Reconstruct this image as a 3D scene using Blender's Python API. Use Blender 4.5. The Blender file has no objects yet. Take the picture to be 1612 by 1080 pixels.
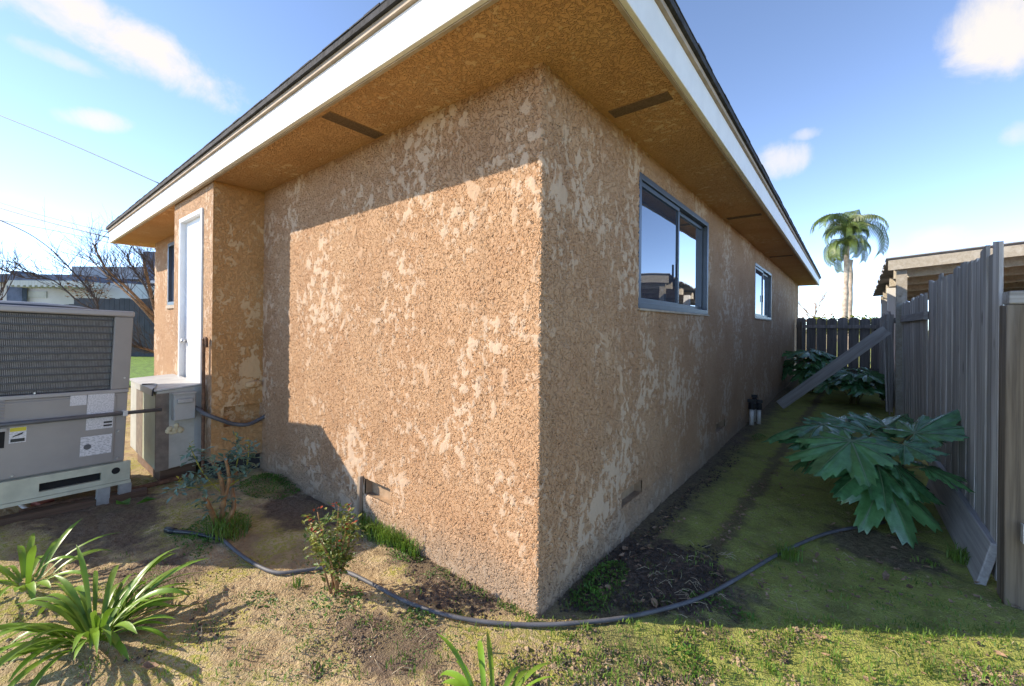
import bpy, math, random
import numpy as np
from mathutils import Vector, Matrix, noise as mnoise
random.seed(7); R = random.random
def U(a, b): return a + (b - a) * random.random()
scene = bpy.context.scene
col = scene.collection
# ------------------------------------------------------------------ camera
H = 1.45                       # eye height; the house corner is the world origin
TH = math.radians(38.8); ROLL = 0.0095; F = 659.0; HZ = 512.0
CAM = Vector((0.821 * H, -1.175 * H, H))
FWD = Vector((-math.sin(TH), math.cos(TH), 0)); RGT = Vector((math.cos(TH), math.sin(TH), 0))
RC = RGT * math.cos(ROLL) + Vector((0, 0, math.sin(ROLL)))
UC = Vector((0, 0, math.cos(ROLL))) - RGT * math.sin(ROLL)
cd = bpy.data.cameras.new('camera'); cam = bpy.data.objects.new('camera', cd); col.objects.link(cam)
m = Matrix.Identity(4)
for i in range(3):
    m[i][0] = RC[i]; m[i][1] = UC[i]; m[i][2] = -FWD[i]; m[i][3] = CAM[i]
cam.matrix_world = m
cd.sensor_width = 36; cd.lens = 36 * F / 1612; cd.shift_y = (HZ - 540) / 1612; cd.clip_start = .02; cd.clip_end = 3000
scene.camera = cam
scene.cycles.max_bounces = 6; scene.cycles.diffuse_bounces = 4; scene.cycles.glossy_bounces = 3; scene.cycles.transmission_bounces = 3
def ray(px, py): return FWD + RC * ((px - 806) / F) + UC * ((HZ - py) / F)
def G(px, py, z=0.0):                    # where a sight line meets the level z
    d = ray(px, py); return CAM + d * ((z - CAM.z) / d.z)
def D(px, py, dep): return CAM + ray(px, py) * dep
# ------------------------------------------------------------------ sun, sky, exposure
SUN = Vector((-1.36, -1.0, 0.97)).normalized()
sl = bpy.data.lights.new('sun', 'SUN'); so = bpy.data.objects.new('sun', sl); col.objects.link(so)
sl.energy = 2.0; sl.angle = math.radians(.53); sl.color = (1, .97, .93)
so.rotation_euler = SUN.to_track_quat('Z', 'Y').to_euler(); so.location = (-8, -8, 9)
vs = scene.view_settings
vs.view_transform = 'Standard'; vs.look = 'None'; vs.gamma = 1; vs.use_curve_mapping = False; vs.exposure = 1.96
vs.use_white_balance = True; vs.white_balance_temperature = 7900; vs.white_balance_tint = 10   # camera set for open shade
class NT:
    def __init__(s, tree): s.t = tree; tree.nodes.clear()
    def add(s, typ, props=None, **ins):
        n = s.t.nodes.new(typ)
        for k, v in (props or {}).items(): setattr(n, k, v)
        for k, v in ins.items():
            key = int(k[1:]) if k[0] == 'i' and k[1:].isdigit() else k.replace('_', ' ')
            if isinstance(v, bpy.types.NodeSocket): s.t.links.new(v, n.inputs[key])
            elif v is not None: n.inputs[key].default_value = v
        return n
    def math(s, op, a, b=None, c=None, clamp=False):
        return s.add('ShaderNodeMath', {'operation': op, 'use_clamp': clamp}, i0=a, i1=b, i2=c).outputs[0]
    def vmath(s, op, a, b=None, out=0):
        return s.add('ShaderNodeVectorMath', {'operation': op}, i0=a, i1=b).outputs[out]
    def mix(s, f, a, b):
        n = s.t.nodes.new('ShaderNodeMix'); n.data_type = 'RGBA'
        for k, v in ((0, f), (6, a), (7, b)):
            if isinstance(v, bpy.types.NodeSocket): s.t.links.new(v, n.inputs[k])
            else: n.inputs[k].default_value = (*v, 1) if k > 0 and len(v) == 3 else v
        return n.outputs[2]
    def smooth(s, v, a, b, lo=0.0, hi=1.0):
        return s.add('ShaderNodeMapRange', {'interpolation_type': 'SMOOTHSTEP'}, i0=v, i1=a, i2=b, i3=lo, i4=hi).outputs[0]
    def noise(s, vec, scale, detail=2.0, rough=.5, dist=0.0):
        return s.add('ShaderNodeTexNoise', None, Vector=vec, Scale=scale, Detail=detail, Roughness=rough, Distortion=dist).outputs[0]
    def obj(s): return s.add('ShaderNodeTexCoord').outputs['Object']
    def mapped(s, vec, scale): return s.add('ShaderNodeMapping', None, Vector=vec, Scale=scale).outputs[0]
world = bpy.data.worlds.new('World'); scene.world = world; world.use_nodes = True
w = NT(world.node_tree)
sky = w.add('ShaderNodeTexSky', {'sky_type': 'NISHITA', 'sun_disc': False, 'sun_elevation': math.asin(SUN.z),
    'sun_rotation': math.atan2(SUN.x, SUN.y), 'air_density': .5, 'dust_density': .0, 'ozone_density': 3.2, 'altitude': 1500})
gen = w.add('ShaderNodeTexCoord').outputs['Generated']
skyc = sky.outputs[0]
nz = w.noise(gen, 11.0, 6, .64, .3)
wob = w.math('MULTIPLY', w.math('SUBTRACT', nz, .5), 3.0)
total = None
# clouds: direction, half width and half height in radians, tilt, density
for px, py, a, b, tilt, den in ((190, 58, .17, .042, -.24, .95), (100, 22, .13, .035, -.1, .8), (90, 90, .05, .014, -.1, .5), (150, 188, .045, .017, .14, .8), (15, 335, .065, .035, 0, .6),
        (1234, 250, .052, .036, 0, .75), (1268, 212, .028, .012, 0, .5), (1592, 38, .07, .062, -.4, .95), (1478, 375, .045, .022, 0, .7), (1604, 212, .022, .022, 0, .5)):
    d = ray(px, py).normalized(); e1 = d.cross(Vector((0, 0, 1))).normalized(); e2 = e1.cross(d)
    f1 = e1 * math.cos(tilt) + e2 * math.sin(tilt); f2 = e2 * math.cos(tilt) - e1 * math.sin(tilt)
    x = w.vmath('DOT_PRODUCT', gen, tuple(f1 / a), 1); y = w.vmath('DOT_PRODUCT', gen, tuple(f2 / b), 1)
    far = w.math('LESS_THAN', w.vmath('DOT_PRODUCT', gen, tuple(d), 1), .5)
    r = w.math('MULTIPLY_ADD', far, 99.0, w.math('MULTIPLY_ADD', x, x, w.math('MULTIPLY', y, y)))
    k = w.smooth(w.math('ADD', r, wob), 1.25, -.15, 0, den)
    total = k if total is None else w.math('MAXIMUM', total, k)
skyc = w.mix(total, skyc, (1.65, 1.72, 1.9))
bg = w.add('ShaderNodeBackground', None, Color=skyc, Strength=.15)
w.t.links.new(bg.outputs[0], w.add('ShaderNodeOutputWorld').inputs[0])
# ------------------------------------------------------------------ materials
M = {}
def newmat(name):
    mt = bpy.data.materials.new(name); mt.use_nodes = True; M[name] = mt; return mt, NT(mt.node_tree)
def finish(mt, t, color, rough=.8, height=None, bump=0.0, disp=False, metal=0.0, spec=.5, sub=None, normal=None, dist=1.0):
    p = t.add('ShaderNodeBsdfPrincipled', None, Roughness=rough, Metallic=metal)
    if isinstance(color, bpy.types.NodeSocket): t.t.links.new(color, p.inputs['Base Color'])
    else: p.inputs['Base Color'].default_value = (*color, 1)
    p.inputs['Specular IOR Level'].default_value = spec
    o = t.add('ShaderNodeOutputMaterial'); sh = p.outputs[0]
    if sub:
        tr = t.add('ShaderNodeBsdfTranslucent'); t.t.links.new(color, tr.inputs[0]) if isinstance(color, bpy.types.NodeSocket) else None
        sh = t.add('ShaderNodeMixShader', None, i0=sub, i1=sh, i2=tr.outputs[0]).outputs[0]
    t.t.links.new(sh, o.inputs[0])
    if height is not None and disp:
        dn = t.add('ShaderNodeDisplacement', None, Height=height, Midlevel=0.0, Scale=1.0)
        t.t.links.new(dn.outputs[0], o.inputs[2]); mt.displacement_method = 'BOTH'
    elif height is not None:
        bn = t.add('ShaderNodeBump', None, Height=height, Distance=dist, Strength=bump or 1.0); t.t.links.new(bn.outputs[0], p.inputs['Normal'])
    return mt
def rgb_vary(t, vec, c, amt=.25, scale=6, detail=4):
    n = t.noise(vec, scale, detail, .6)
    a = tuple(v * (1 - amt) for v in c); b = tuple(min(1, v * (1 + amt)) for v in c)
    return t.mix(t.smooth(n, .3, .7), a, b)
def stucco(name, tan1, tan2, plate, disp, amp=1.0, thr=.553, stretch=.82, stain=True):
    mt, t = newmat(name); o = t.obj(); v = t.mapped(o, (1, 1, stretch))
    n1 = t.noise(v, 16, 4.0, .66, .2); n2 = t.noise(o, 1.6, 2, .5)
    pv = t.math('ADD', n1, t.math('MULTIPLY', t.math('SUBTRACT', n2, .5), .42))
    nb_ = t.noise(v, 5.2, 4, .6, .6)
    pv = t.math('MAXIMUM', pv, t.math('ADD', nb_, t.math('MULTIPLY_ADD', n2, .3, -.225)))
    mask = t.smooth(pv, thr, thr + .018)
    w1 = t.noise(v, 36, 2.2, .58, .5)
    crev = t.smooth(t.math('ABSOLUTE', t.math('SUBTRACT', w1, .5)), .0, .06)
    lump = t.noise(o, 95, 2.5, .6)
    h = t.math('ADD', t.math('MULTIPLY', crev, .0072), t.math('MULTIPLY', lump, .0042))
    hp = t.math('ADD', .0105, t.math('ADD', t.math('MULTIPLY', t.math('SUBTRACT', n1, .5), .012), t.math('MULTIPLY', lump, .0010)))
    hh = t.math('ADD', t.math('MULTIPLY', h, t.math('SUBTRACT', 1.0, mask)), t.math('MULTIPLY', hp, mask))
    hh = t.math('MULTIPLY', hh, amp)
    big = t.noise(o, 2.3, 4, .62)
    c = t.mix(t.smooth(big, .3, .7), tan1, tan2)
    c = t.mix(t.smooth(lump, .5, .72, 0, .18), c, tuple(x * .74 for x in tan1))
    c = t.mix(t.math('MULTIPLY', mask, t.smooth(n2, .38, .62, .25, .85)), c, plate)
    if stain:
        z = t.add('ShaderNodeSeparateXYZ', None, i0=o).outputs[2]
        zz = t.math('ADD', z, t.math('MULTIPLY', t.math('SUBTRACT', big, .5), .5))
        c = t.mix(t.smooth(zz, .32, .02, 0, .65), c, (.31, .245, .185))
        streak = t.noise(t.mapped(o, (7, 7, .35)), 1.0, 3, .6)
        c = t.mix(t.smooth(streak, .55, .75, 0, .22), c, (.25, .17, .11))
    return finish(mt, t, c, .9, hh, .9, disp, spec=.25)
stucco('stucco_wall', (.425, .243, .137), (.485, .296, .174), (.565, .41, .292), True)
stucco('stucco_front', (.425, .243, .137), (.485, .296, .174), (.565, .41, .292), False)
stucco('stucco_soffit', (.60, .325, .15), (.66, .38, .19), (.70, .48, .28), False, 1.3, .60, 1.0, False)  # same wall stucco, with warm bounced light put into the colour
stucco('stucco_closet', (.52, .265, .105), (.57, .315, .14), (.60, .40, .225), False, .8, .585, .8, True)  # orange bounce on the closet side painted into its stucco colour
def wood(name, c1, c2, c3, rough=.85, grain=1.0, axis=2):
    mt, t = newmat(name); o = t.obj()
    oi = t.add('ShaderNodeObjectInfo').outputs['Random']
    off = t.add('ShaderNodeCombineXYZ', None, i0=t.math('MULTIPLY', oi, 13.0), i1=t.math('MULTIPLY', oi, 7.0), i2=t.math('MULTIPLY', oi, 29.0)).outputs[0]
    v = t.vmath('ADD', o, off); sc = [38, 38, 38]; sc[axis] = 1.1
    g = t.noise(t.mapped(v, tuple(sc)), 1.0, 5, .65, .4); sc2 = [9, 9, 9]; sc2[axis] = .8
    g2 = t.noise(t.mapped(v, tuple(sc2)), 1.0, 4, .6, .3)
    c = t.mix(t.smooth(g, .35, .65), c1, c2); c = t.mix(t.smooth(g2, .45, .7, 0, .75), c, c3)
    sk = [5.0, 5.0, 5.0]; sk[axis] = 2.0
    kn = t.add('ShaderNodeTexVoronoi', None, Vector=t.mapped(v, tuple(sk)), Scale=1.0).outputs['Distance']
    c = t.mix(t.smooth(kn, .13, .05, 0, .75), c, tuple(x * .35 for x in c1))
    k = t.math('ADD', .74, t.math('MULTIPLY', oi, .48))
    c = t.vmath('MULTIPLY', c, t.add('ShaderNodeCombineXYZ', None, i0=k, i1=k, i2=k).outputs[0])
    hgt = t.math('ADD', t.math('MULTIPLY', g, .004 * grain), t.math('MULTIPLY', g2, .002 * grain))
    return finish(mt, t, c, rough, hgt, 1.0, spec=.25)
wood('grey_wood', (.31, .275, .245), (.49, .45, .41), (.62, .58, .54))
wood('grey_wood_x', (.31, .275, .245), (.49, .45, .41), (.62, .58, .54), axis=0)
wood('grey_wood_y', (.29, .265, .25), (.40, .375, .355), (.49, .465, .45), axis=1)
wood('dark_wood', (.16, .14, .13), (.25, .22, .205), (.31, .28, .265))
wood('brown_wood', (.15, .11, .08), (.29, .215, .15), (.36, .31, .265), grain=1.6)
wood('pale_wood', (.38, .33, .26), (.47, .42, .34), (.55, .51, .44), axis=1)
wood('sleeper_wood', (.11, .065, .042), (.17, .10, .065), (.21, .15, .11), axis=1)
def simple(name, c, rough=.6, amt=.12, scale=8, metal=0.0, bumpscale=0, bump=.002, spec=.5, sub=None):
    mt, t = newmat(name); o = t.obj()
    cc = rgb_vary(t, o, c, amt, scale)
    hgt = t.math('MULTIPLY', t.noise(o, bumpscale, 4, .6), bump) if bumpscale else None
    return finish(mt, t, cc, rough, hgt, 1.0, metal=metal, spec=spec, sub=sub)
simple('white_paint', (.80, .79, .77), .55, .05, 5, bumpscale=60, bump=.0006)
simple('door_paint', (.82, .82, .82), .45, .03, 3)
simple('trim_tan', (.42, .33, .25), .8, .15, 9)
simple('vent_inner', (.36, .24, .15), .9, .2, 12)
simple('vent_dark', (.16, .11, .08), .9, .3, 60)
simple('vent_screen', (.34, .21, .12), .85, .3, 90)
simple('window_alu', (.095, .115, .14), .4, .08, 8, metal=.6)
simple('ac_paint', (.30, .275, .25), .5, .07, 3, bumpscale=3, bump=.003)
simple('ac_lid', (.34, .32, .31), .42, .06, 3, metal=.2)
simple('ac_dome', (.05, .055, .065), .5, .1, 6)
simple('ac_fin', (.25, .243, .23), .6, .2, 30, metal=.2)
simple('ac_back', (.13, .127, .12), .8, .2, 30)
simple('ac_wire', (.05, .05, .053), .45, .1, 20)
simple('rail_paint', (.47, .47, .36), .5, .12, 7, bumpscale=8, bump=.002)
simple('galvanised', (.36, .37, .37), .45, .15, 12, metal=.5)
simple('screw', (.6, .6, .6), .35, .1, 10, metal=.8)
simple('black_hole', (.012, .012, .012), .95, .1, 10)
simple('duct_paint', (.42, .40, .34), .55, .12, 6, bumpscale=10, bump=.002)
simple('duct_green', (.45, .48, .36), .55, .10, 6, bumpscale=10, bump=.002)
simple('duct_tape_brown', (.19, .145, .11), .75, .2, 15, bumpscale=30, bump=.002)
simple('duct_top', (.44, .44, .43), .5, .1, 7, metal=.15)
simple('box_grey', (.37, .36, .33), .5, .07, 7)
simple('conduit_grey', (.105, .105, .11), .5, .1, 10)
simple('pvc_white', (.62, .60, .56), .5, .1, 10)
simple('rust', (.15, .075, .042), .85, .4, 30, bumpscale=80, bump=.002)
simple('foam', (.62, .52, .33), .9, .2, 25, bumpscale=60, bump=.008)
simple('brick_red', (.42, .13, .09), .9, .2, 20, bumpscale=60, bump=.003)
simple('yellow_print', (.62, .52, .04), .5, .05, 10)
simple('black_plastic', (.018, .02, .023), .4, .2, 20)
simple('hose_rubber', (.10, .10, .11), .6, .2, 14, bumpscale=25, bump=.001)
simple('hose_black', (.02, .021, .026), .4, .15, 14)
simple('wire_black', (.02, .02, .022), .6, .1, 5)
simple('neighbour_white', (.6, .59, .565), .7, .06, 1.5)
simple('neighbour_cream', (.5, .43, .33), .8, .08, 1.5)
simple('awning', (.55, .56, .50), .6, .1, 1)
simple('roof_blue', (.10, .13, .19), .8, .25, 3, bumpscale=6, bump=.02)
simple('roof_grey', (.34, .35, .37), .7, .2, 3, bumpscale=6, bump=.02)
simple('navy_fence', (.05, .052, .06), .7, .25, 2)
simple('glass_dark', (.02, .023, .03), .1, .1, 2)
simple('red_wall', (.30, .10, .05), .85, .2, 3)
simple('void_shade', (.03, .03, .03), .9, .1, 3)
simple('bark', (.30, .17, .085), .9, .35, 25, bumpscale=50, bump=.006)
simple('twig_dark', (.085, .065, .055), .9, .3, 20)
simple('twig_tan', (.30, .20, .13), .9, .3, 20)
simple('dead_leaf', (.25, .155, .095), .85, .45, 9)
simple('straw', (.42, .34, .22), .85, .3, 30)
simple('soil_crumb', (.30, .215, .135), .95, .35, 7)
simple('soil_dark', (.065, .047, .036), .95, .35, 7)
simple('palm_trunk', (.46, .37, .30), .9, .35, 4, bumpscale=12, bump=.02)
simple('rose_cane', (.29, .15, .065), .7, .4, 18, bumpscale=30, bump=.003)
def leafmat(name, c, rough=.4, amt=.35, scale=5, sub=.22, spec=.5, c2=None):
    mt, t = newmat(name); o = t.obj(); oi = t.add('ShaderNodeObjectInfo').outputs['Random']
    cc = rgb_vary(t, o, c, amt, scale, 3)
    cc = t.mix(t.math('MULTIPLY', oi, .45), cc, c2 or tuple(x * .6 for x in c))
    hgt = t.math('MULTIPLY', t.noise(o, scale * 5, 3), .004)
    return finish(mt, t, cc, rough, hgt, .6, spec=spec, sub=sub)
leafmat('strap_leaf', (.15, .285, .03), .38, .3, 4, .25, .4, c2=(.20, .28, .05))
leafmat('lobed_leaf', (.06, .19, .075), .24, .45, 5, .12, .85, c2=(.10, .26, .07))
leafmat('lobed_vein', (.13, .22, .10), .45, .1, 5, .1)
leafmat('rose_leaf_blue', (.12, .20, .14), .4, .35, 14, .15, c2=(.15, .21, .13))
leafmat('rose_leaf_yellow', (.22, .24, .045), .42, .4, 30, .25)
leafmat('rose_leaf_green', (.10, .17, .035), .42, .4, 30, .25)
leafmat('rose_red', (.42, .06, .02), .5, .3, 20, .2)
leafmat('rose_shoot', (.36, .33, .05), .5, .3, 20, .25)
leafmat('grass_blade', (.125, .225, .03), .5, .4, 3, .3)
leafmat('chickweed', (.07, .185, .018), .5, .45, 9, .25)
leafmat('palm_leaf', (.105, .155, .035), .45, .4, 2, .15)
leafmat('bush_leaf', (.17, .19, .03), .5, .4, 1.5, .2)
simple('petiole', (.20, .16, .06), .6, .3, 9)
# glass
def glass(name, refl, base):
    mt, t = newmat(name); o = t.obj()
    d = t.add('ShaderNodeBsdfDiffuse', None, Color=(*base, 1)); g = t.add('ShaderNodeBsdfGlossy', None, Roughness=.015, Color=(.86, .90, .97, 1))
    fr = t.add('ShaderNodeLayerWeight', None, Blend=.35).outputs['Fresnel']
    f = t.math('ADD', refl, t.math('MULTIPLY', fr, .5), clamp=True)
    bn = t.add('ShaderNodeBump', None, Height=t.math('MULTIPLY', t.noise(o, 1.6, 1), .004), Strength=.5, Distance=1.0)
    t.t.links.new(bn.outputs[0], g.inputs['Normal'])
    mx = t.add('ShaderNodeMixShader', None, i0=f, i1=d.outputs[0], i2=g.outputs[0])
    t.t.links.new(mx.outputs[0], t.add('ShaderNodeOutputMaterial').inputs[0])
glass('pane_clear', .62, (.10, .11, .12)); glass('pane_screen', .20, (.035, .05, .075))
# printed label: thin grey rows on white
def printmat(name, rows, cols):
    mt, t = newmat(name); o = t.obj(); s = t.add('ShaderNodeSeparateXYZ', None, i0=o)
    a = t.math('FRACT', t.math('MULTIPLY', s.outputs[2], rows)); b = t.noise(t.mapped(o, (1, cols, rows * .9)), 1.0, 2, .6)
    k = t.math('MULTIPLY', t.math('LESS_THAN', a, .45), t.math('GREATER_THAN', b, .5))
    finish(mt, t, t.mix(t.math('MULTIPLY', k, .55), (.66, .64, .64), (.12, .12, .12)), .45)
printmat('print_fine', 110, 130); printmat('print_wide', 75, 60)
# shingles
mt, t = newmat('shingle'); o = t.obj()
finish(mt, t, rgb_vary(t, o, (.035, .036, .042), .5, 14), .95, t.math('MULTIPLY', t.noise(o, 40, 4), .006), 1.0)
# ground: tan earth, moss, dark dug soil
mt, t = newmat('earth'); o = t.obj(); s = t.add('ShaderNodeSeparateXYZ', None, i0=o); X, Y = s.outputs[0], s.outputs[1]
big = t.noise(o, 1.3, 5, .62, .3); mid = t.noise(o, 5.5, 5, .65); fin = t.noise(o, 38, 4, .6); vf = t.noise(o, 130, 3, .6)
tan = t.mix(t.smooth(mid, .35, .68), (.33, .24, .14), (.55, .42, .26))
tan = t.mix(t.smooth(fin, .5, .72, 0, .55), tan, (.19, .13, .085))
side = t.smooth(t.math('ADD', X, t.math('MULTIPLY', t.math('SUBTRACT', big, .5), 1.2)), -.4, 1.2)
yard = t.math('MULTIPLY', t.smooth(X, -.1, .35), t.smooth(Y, -.55, .2))
cover = t.math('ADD', t.math('ADD', t.math('MULTIPLY', big, .8), t.math('MULTIPLY', mid, .45)), t.math('ADD', t.math('MULTIPLY', side, .10), t.math('MULTIPLY', yard, .16)))
moss = t.math('MULTIPLY', t.smooth(cover, .56, .70), t.smooth(t.math('ADD', fin, t.math('MULTIPLY', yard, .12)), .41, .58, .12, 1))
mosscol = t.mix(t.smooth(vf, .35, .65), (.235, .235, .04), (.47, .43, .10))
mosscol = t.mix(t.math('MULTIPLY', yard, .75), mosscol, t.mix(t.smooth(fin, .3, .7), (.20, .26, .05), (.35, .40, .10)))
mosscol = t.mix(t.smooth(t.noise(o, 3.1, 4, .6), .48, .68, 0, .55), mosscol, (.10, .10, .04))
c = t.mix(t.math('MULTIPLY', moss, .88), tan, mosscol)
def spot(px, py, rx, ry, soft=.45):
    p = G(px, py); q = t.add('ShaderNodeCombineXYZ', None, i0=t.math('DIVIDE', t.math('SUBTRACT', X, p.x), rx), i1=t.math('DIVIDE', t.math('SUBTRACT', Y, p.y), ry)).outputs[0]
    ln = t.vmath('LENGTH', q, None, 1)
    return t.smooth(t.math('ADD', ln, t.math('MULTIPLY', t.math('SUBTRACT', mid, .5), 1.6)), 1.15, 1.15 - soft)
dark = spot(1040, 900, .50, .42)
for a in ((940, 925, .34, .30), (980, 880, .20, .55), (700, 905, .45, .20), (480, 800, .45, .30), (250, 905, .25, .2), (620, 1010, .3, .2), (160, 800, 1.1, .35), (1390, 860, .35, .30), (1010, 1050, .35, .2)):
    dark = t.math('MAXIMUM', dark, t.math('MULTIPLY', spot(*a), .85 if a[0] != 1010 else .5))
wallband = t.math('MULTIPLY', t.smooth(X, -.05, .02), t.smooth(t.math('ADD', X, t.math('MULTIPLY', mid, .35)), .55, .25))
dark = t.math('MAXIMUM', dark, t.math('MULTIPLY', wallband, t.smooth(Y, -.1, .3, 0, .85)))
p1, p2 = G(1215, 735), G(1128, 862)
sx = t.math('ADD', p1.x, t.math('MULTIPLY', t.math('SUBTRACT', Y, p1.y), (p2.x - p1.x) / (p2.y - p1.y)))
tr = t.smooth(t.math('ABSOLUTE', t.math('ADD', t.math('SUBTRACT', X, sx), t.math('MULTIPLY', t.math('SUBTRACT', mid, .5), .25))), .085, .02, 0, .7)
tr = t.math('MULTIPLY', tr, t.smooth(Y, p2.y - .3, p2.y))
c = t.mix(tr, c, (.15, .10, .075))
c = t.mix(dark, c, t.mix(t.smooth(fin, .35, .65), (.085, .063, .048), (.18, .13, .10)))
rough_ = t.smooth(moss, .0, .9, 1.0, .6)
hgt = t.math('ADD', t.math('MULTIPLY', t.math('MULTIPLY', fin, .034), rough_), t.math('ADD', t.math('MULTIPLY', vf, .017), t.math('MULTIPLY_ADD', mid, .02, -.031)))
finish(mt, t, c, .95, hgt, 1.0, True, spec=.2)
mt, t = newmat('lawn'); o = t.obj()
finish(mt, t, rgb_vary(t, o, (.15, .27, .03), .4, 9), .8, t.math('MULTIPLY', t.noise(o, 60, 3), .05), 1.0)
# ------------------------------------------------------------------ mesh helpers
class MB:
    def __init__(s): s.v = []; s.f = []; s.m = []
    def quad(s, a, b, c, d, mi=0):
        i = len(s.v); s.v += [tuple(a), tuple(b), tuple(c), tuple(d)]; s.f.append((i, i + 1, i + 2, i + 3)); s.m.append(mi); return s
    def tri(s, a, b, c, mi=0):
        i = len(s.v); s.v += [tuple(a), tuple(b), tuple(c)]; s.f.append((i, i + 1, i + 2)); s.m.append(mi); return s
    def hexa(s, p, mi=0):       # 8 corners: bottom ring then top ring
        i = len(s.v); s.v += [tuple(q) for q in p]
        for f in ((3, 2, 1, 0), (4, 5, 6, 7), (0, 1, 5, 4), (1, 2, 6, 5), (2, 3, 7, 6), (3, 0, 4, 7)):
            s.f.append(tuple(i + k for k in f)); s.m.append(mi)
        return s
    def box(s, x0, x1, y0, y1, z0, z1, mi=0):
        return s.hexa([(x0, y0, z0), (x1, y0, z0), (x1, y1, z0), (x0, y1, z0), (x0, y0, z1), (x1, y0, z1), (x1, y1, z1), (x0, y1, z1)], mi)
    def tube(s, pts, rad, n=8, mi=0, cap=True):
        pts = [Vector(p) for p in pts]; base = len(s.v); k = len(pts); ref = None
        for i, p in enumerate(pts):
            d = (pts[min(i + 1, k - 1)] - pts[max(i - 1, 0)]).normalized()
            if ref is None: ref = d.orthogonal().normalized()
            ref = (ref - d * ref.dot(d)); ref = ref.normalized() if ref.length > 1e-6 else d.orthogonal().normalized()
            b = d.cross(ref); r = rad[i] if isinstance(rad, (list, tuple)) else rad
            for j in range(n):
                a = 2 * math.pi * j / n; s.v.append(tuple(p + (ref * math.cos(a) + b * math.sin(a)) * r))
        for i in range(k - 1):
            for j in range(n):
                s.f.append((base + i * n + j, base + i * n + (j + 1) % n, base + (i + 1) * n + (j + 1) % n, base + (i + 1) * n + j)); s.m.append(mi)
        if cap:
            s.f.append(tuple(base + j for j in range(n))[::-1]); s.m.append(mi)
            s.f.append(tuple(base + (k - 1) * n + j for j in range(n))); s.m.append(mi)
        return s
    def mesh(s, name, mats, smooth=False):
        me = bpy.data.meshes.new(name); me.from_pydata(s.v, [], s.f)
        for q in mats: me.materials.append(M[q])
        if len(mats) > 1: me.polygons.foreach_set('material_index', s.m)
        if smooth: me.polygons.foreach_set('use_smooth', [True] * len(s.f))
        me.update(); return me
    def build(s, name, mats, parent=None, smooth=False, bevel=0, local=False):
        if isinstance(mats, str): mats = [mats]
        return link(name, s.mesh(name, mats, smooth), parent, bevel)
def link(name, me, parent=None, bevel=0, matrix=None):
    ob = bpy.data.objects.new(name, me); col.objects.link(ob)
    if parent is not None: ob.parent = parent
    if matrix is not None: ob.matrix_basis = matrix
    if bevel:
        b = ob.modifiers.new('bevel', 'BEVEL'); b.width = bevel; b.segments = 2; b.limit_method = 'ANGLE'
    return ob
def tag(ob, label, cat, group=None, kind=None):
    ob['label'] = label; ob['category'] = cat
    if group: ob['group'] = group
    if kind: ob['kind'] = kind
    return ob
def thing(name, label, cat, loc=(0, 0, 0), group=None):
    ob = bpy.data.objects.new(name, None); ob.empty_display_size = .1; col.objects.link(ob); ob.location = loc
    return tag(ob, label, cat, group)
def smoothpath(pts, per=6):
    pts = [Vector(p) for p in pts]; out = []
    for i in range(len(pts) - 1):
        p0, p1, p2, p3 = pts[max(i - 1, 0)], pts[i], pts[i + 1], pts[min(i + 2, len(pts) - 1)]
        for k in range(per):
            q = k / per
            out.append(.5 * ((2 * p1) + (p2 - p0) * q + (2 * p0 - 5 * p1 + 4 * p2 - p3) * q * q + (3 * p1 - p0 - 3 * p2 + p3) * q ** 3))
    out.append(pts[-1]); return out
def gh(x, y):                                  # ground relief
    return (mnoise.noise((x * 1.1, y * 1.1, 3.3)) * .022 + mnoise.noise((x * 4.3, y * 4.3, 9.1)) * .012 + mnoise.noise((x * 12, y * 12, 1.7)) * .007)
def GG(px, py, dz=0.0):
    p = G(px, py); p.z = gh(p.x, p.y) + .006 + dz; return p
# ------------------------------------------------------------------ ground
def graded(stops):
    out = []
    for (a, b, sp0, sp1) in stops:
        x = a
        while x < b - 1e-6:
            out.append(x); q = (x - a) / (b - a); x += sp0 * (sp1 / sp0) ** q
    out.append(stops[-1][1]); return np.array(out)
gx = graded([(-400, -40, 60, 6), (-40, -9, 5, .25), (-9, -4.2, .25, .03), (-4.2, 2.4, .018, .018), (2.4, 6, .05, .3), (6, 40, .4, 5), (40, 400, 6, 60)])
gy = graded([(-400, -30, 60, 5), (-30, -3, 4, .2), (-3, -1.5, .06, .02), (-1.5, 1.6, .018, .018), (1.6, 5, .02, .05), (5, 14, .06, .25), (14, 40, .4, 4), (40, 600, 5, 80)])
XX, YY = np.meshgrid(gx, gy); ZZ = np.zeros_like(XX)
for j in range(XX.shape[0]):
    for i in range(XX.shape[1]):
        x, y = XX[j, i], YY[j, i]
        if -9 < x < 6 and -4 < y < 14: ZZ[j, i] = gh(x, y)
def gridmesh(name, V, nx, ny, keep=None):
    idx = np.arange(nx * ny).reshape(ny, nx)
    q = np.stack([idx[:-1, :-1], idx[:-1, 1:], idx[1:, 1:], idx[1:, :-1]], -1)
    q = q[keep] if keep is not None else q.reshape(-1, 4)
    me = bpy.data.meshes.new(name); me.vertices.add(len(V)); me.vertices.foreach_set('co', V.astype(np.float32).ravel())
    me.loops.add(q.size); me.loops.foreach_set('vertex_index', q.astype(np.int32).ravel())
    me.polygons.add(len(q)); me.polygons.foreach_set('loop_start', np.arange(0, q.size, 4, dtype=np.int32))
    me.polygons.foreach_set('use_smooth', np.ones(len(q), dtype=bool))
    me.update(calc_edges=True); me.validate(); return me
me = gridmesh('ground', np.stack([XX, YY, ZZ], -1).reshape(-1, 3), len(gx), len(gy)); me.materials.append(M['earth'])
ground = link('ground', me); ground['kind'] = 'structure'
lawn = MB().quad((-60, -25, .06), (-7.6, -25, .06), (-7.6, 40, .06), (-60, 40, .06)); a = D(205, 600, 10.5)
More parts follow.
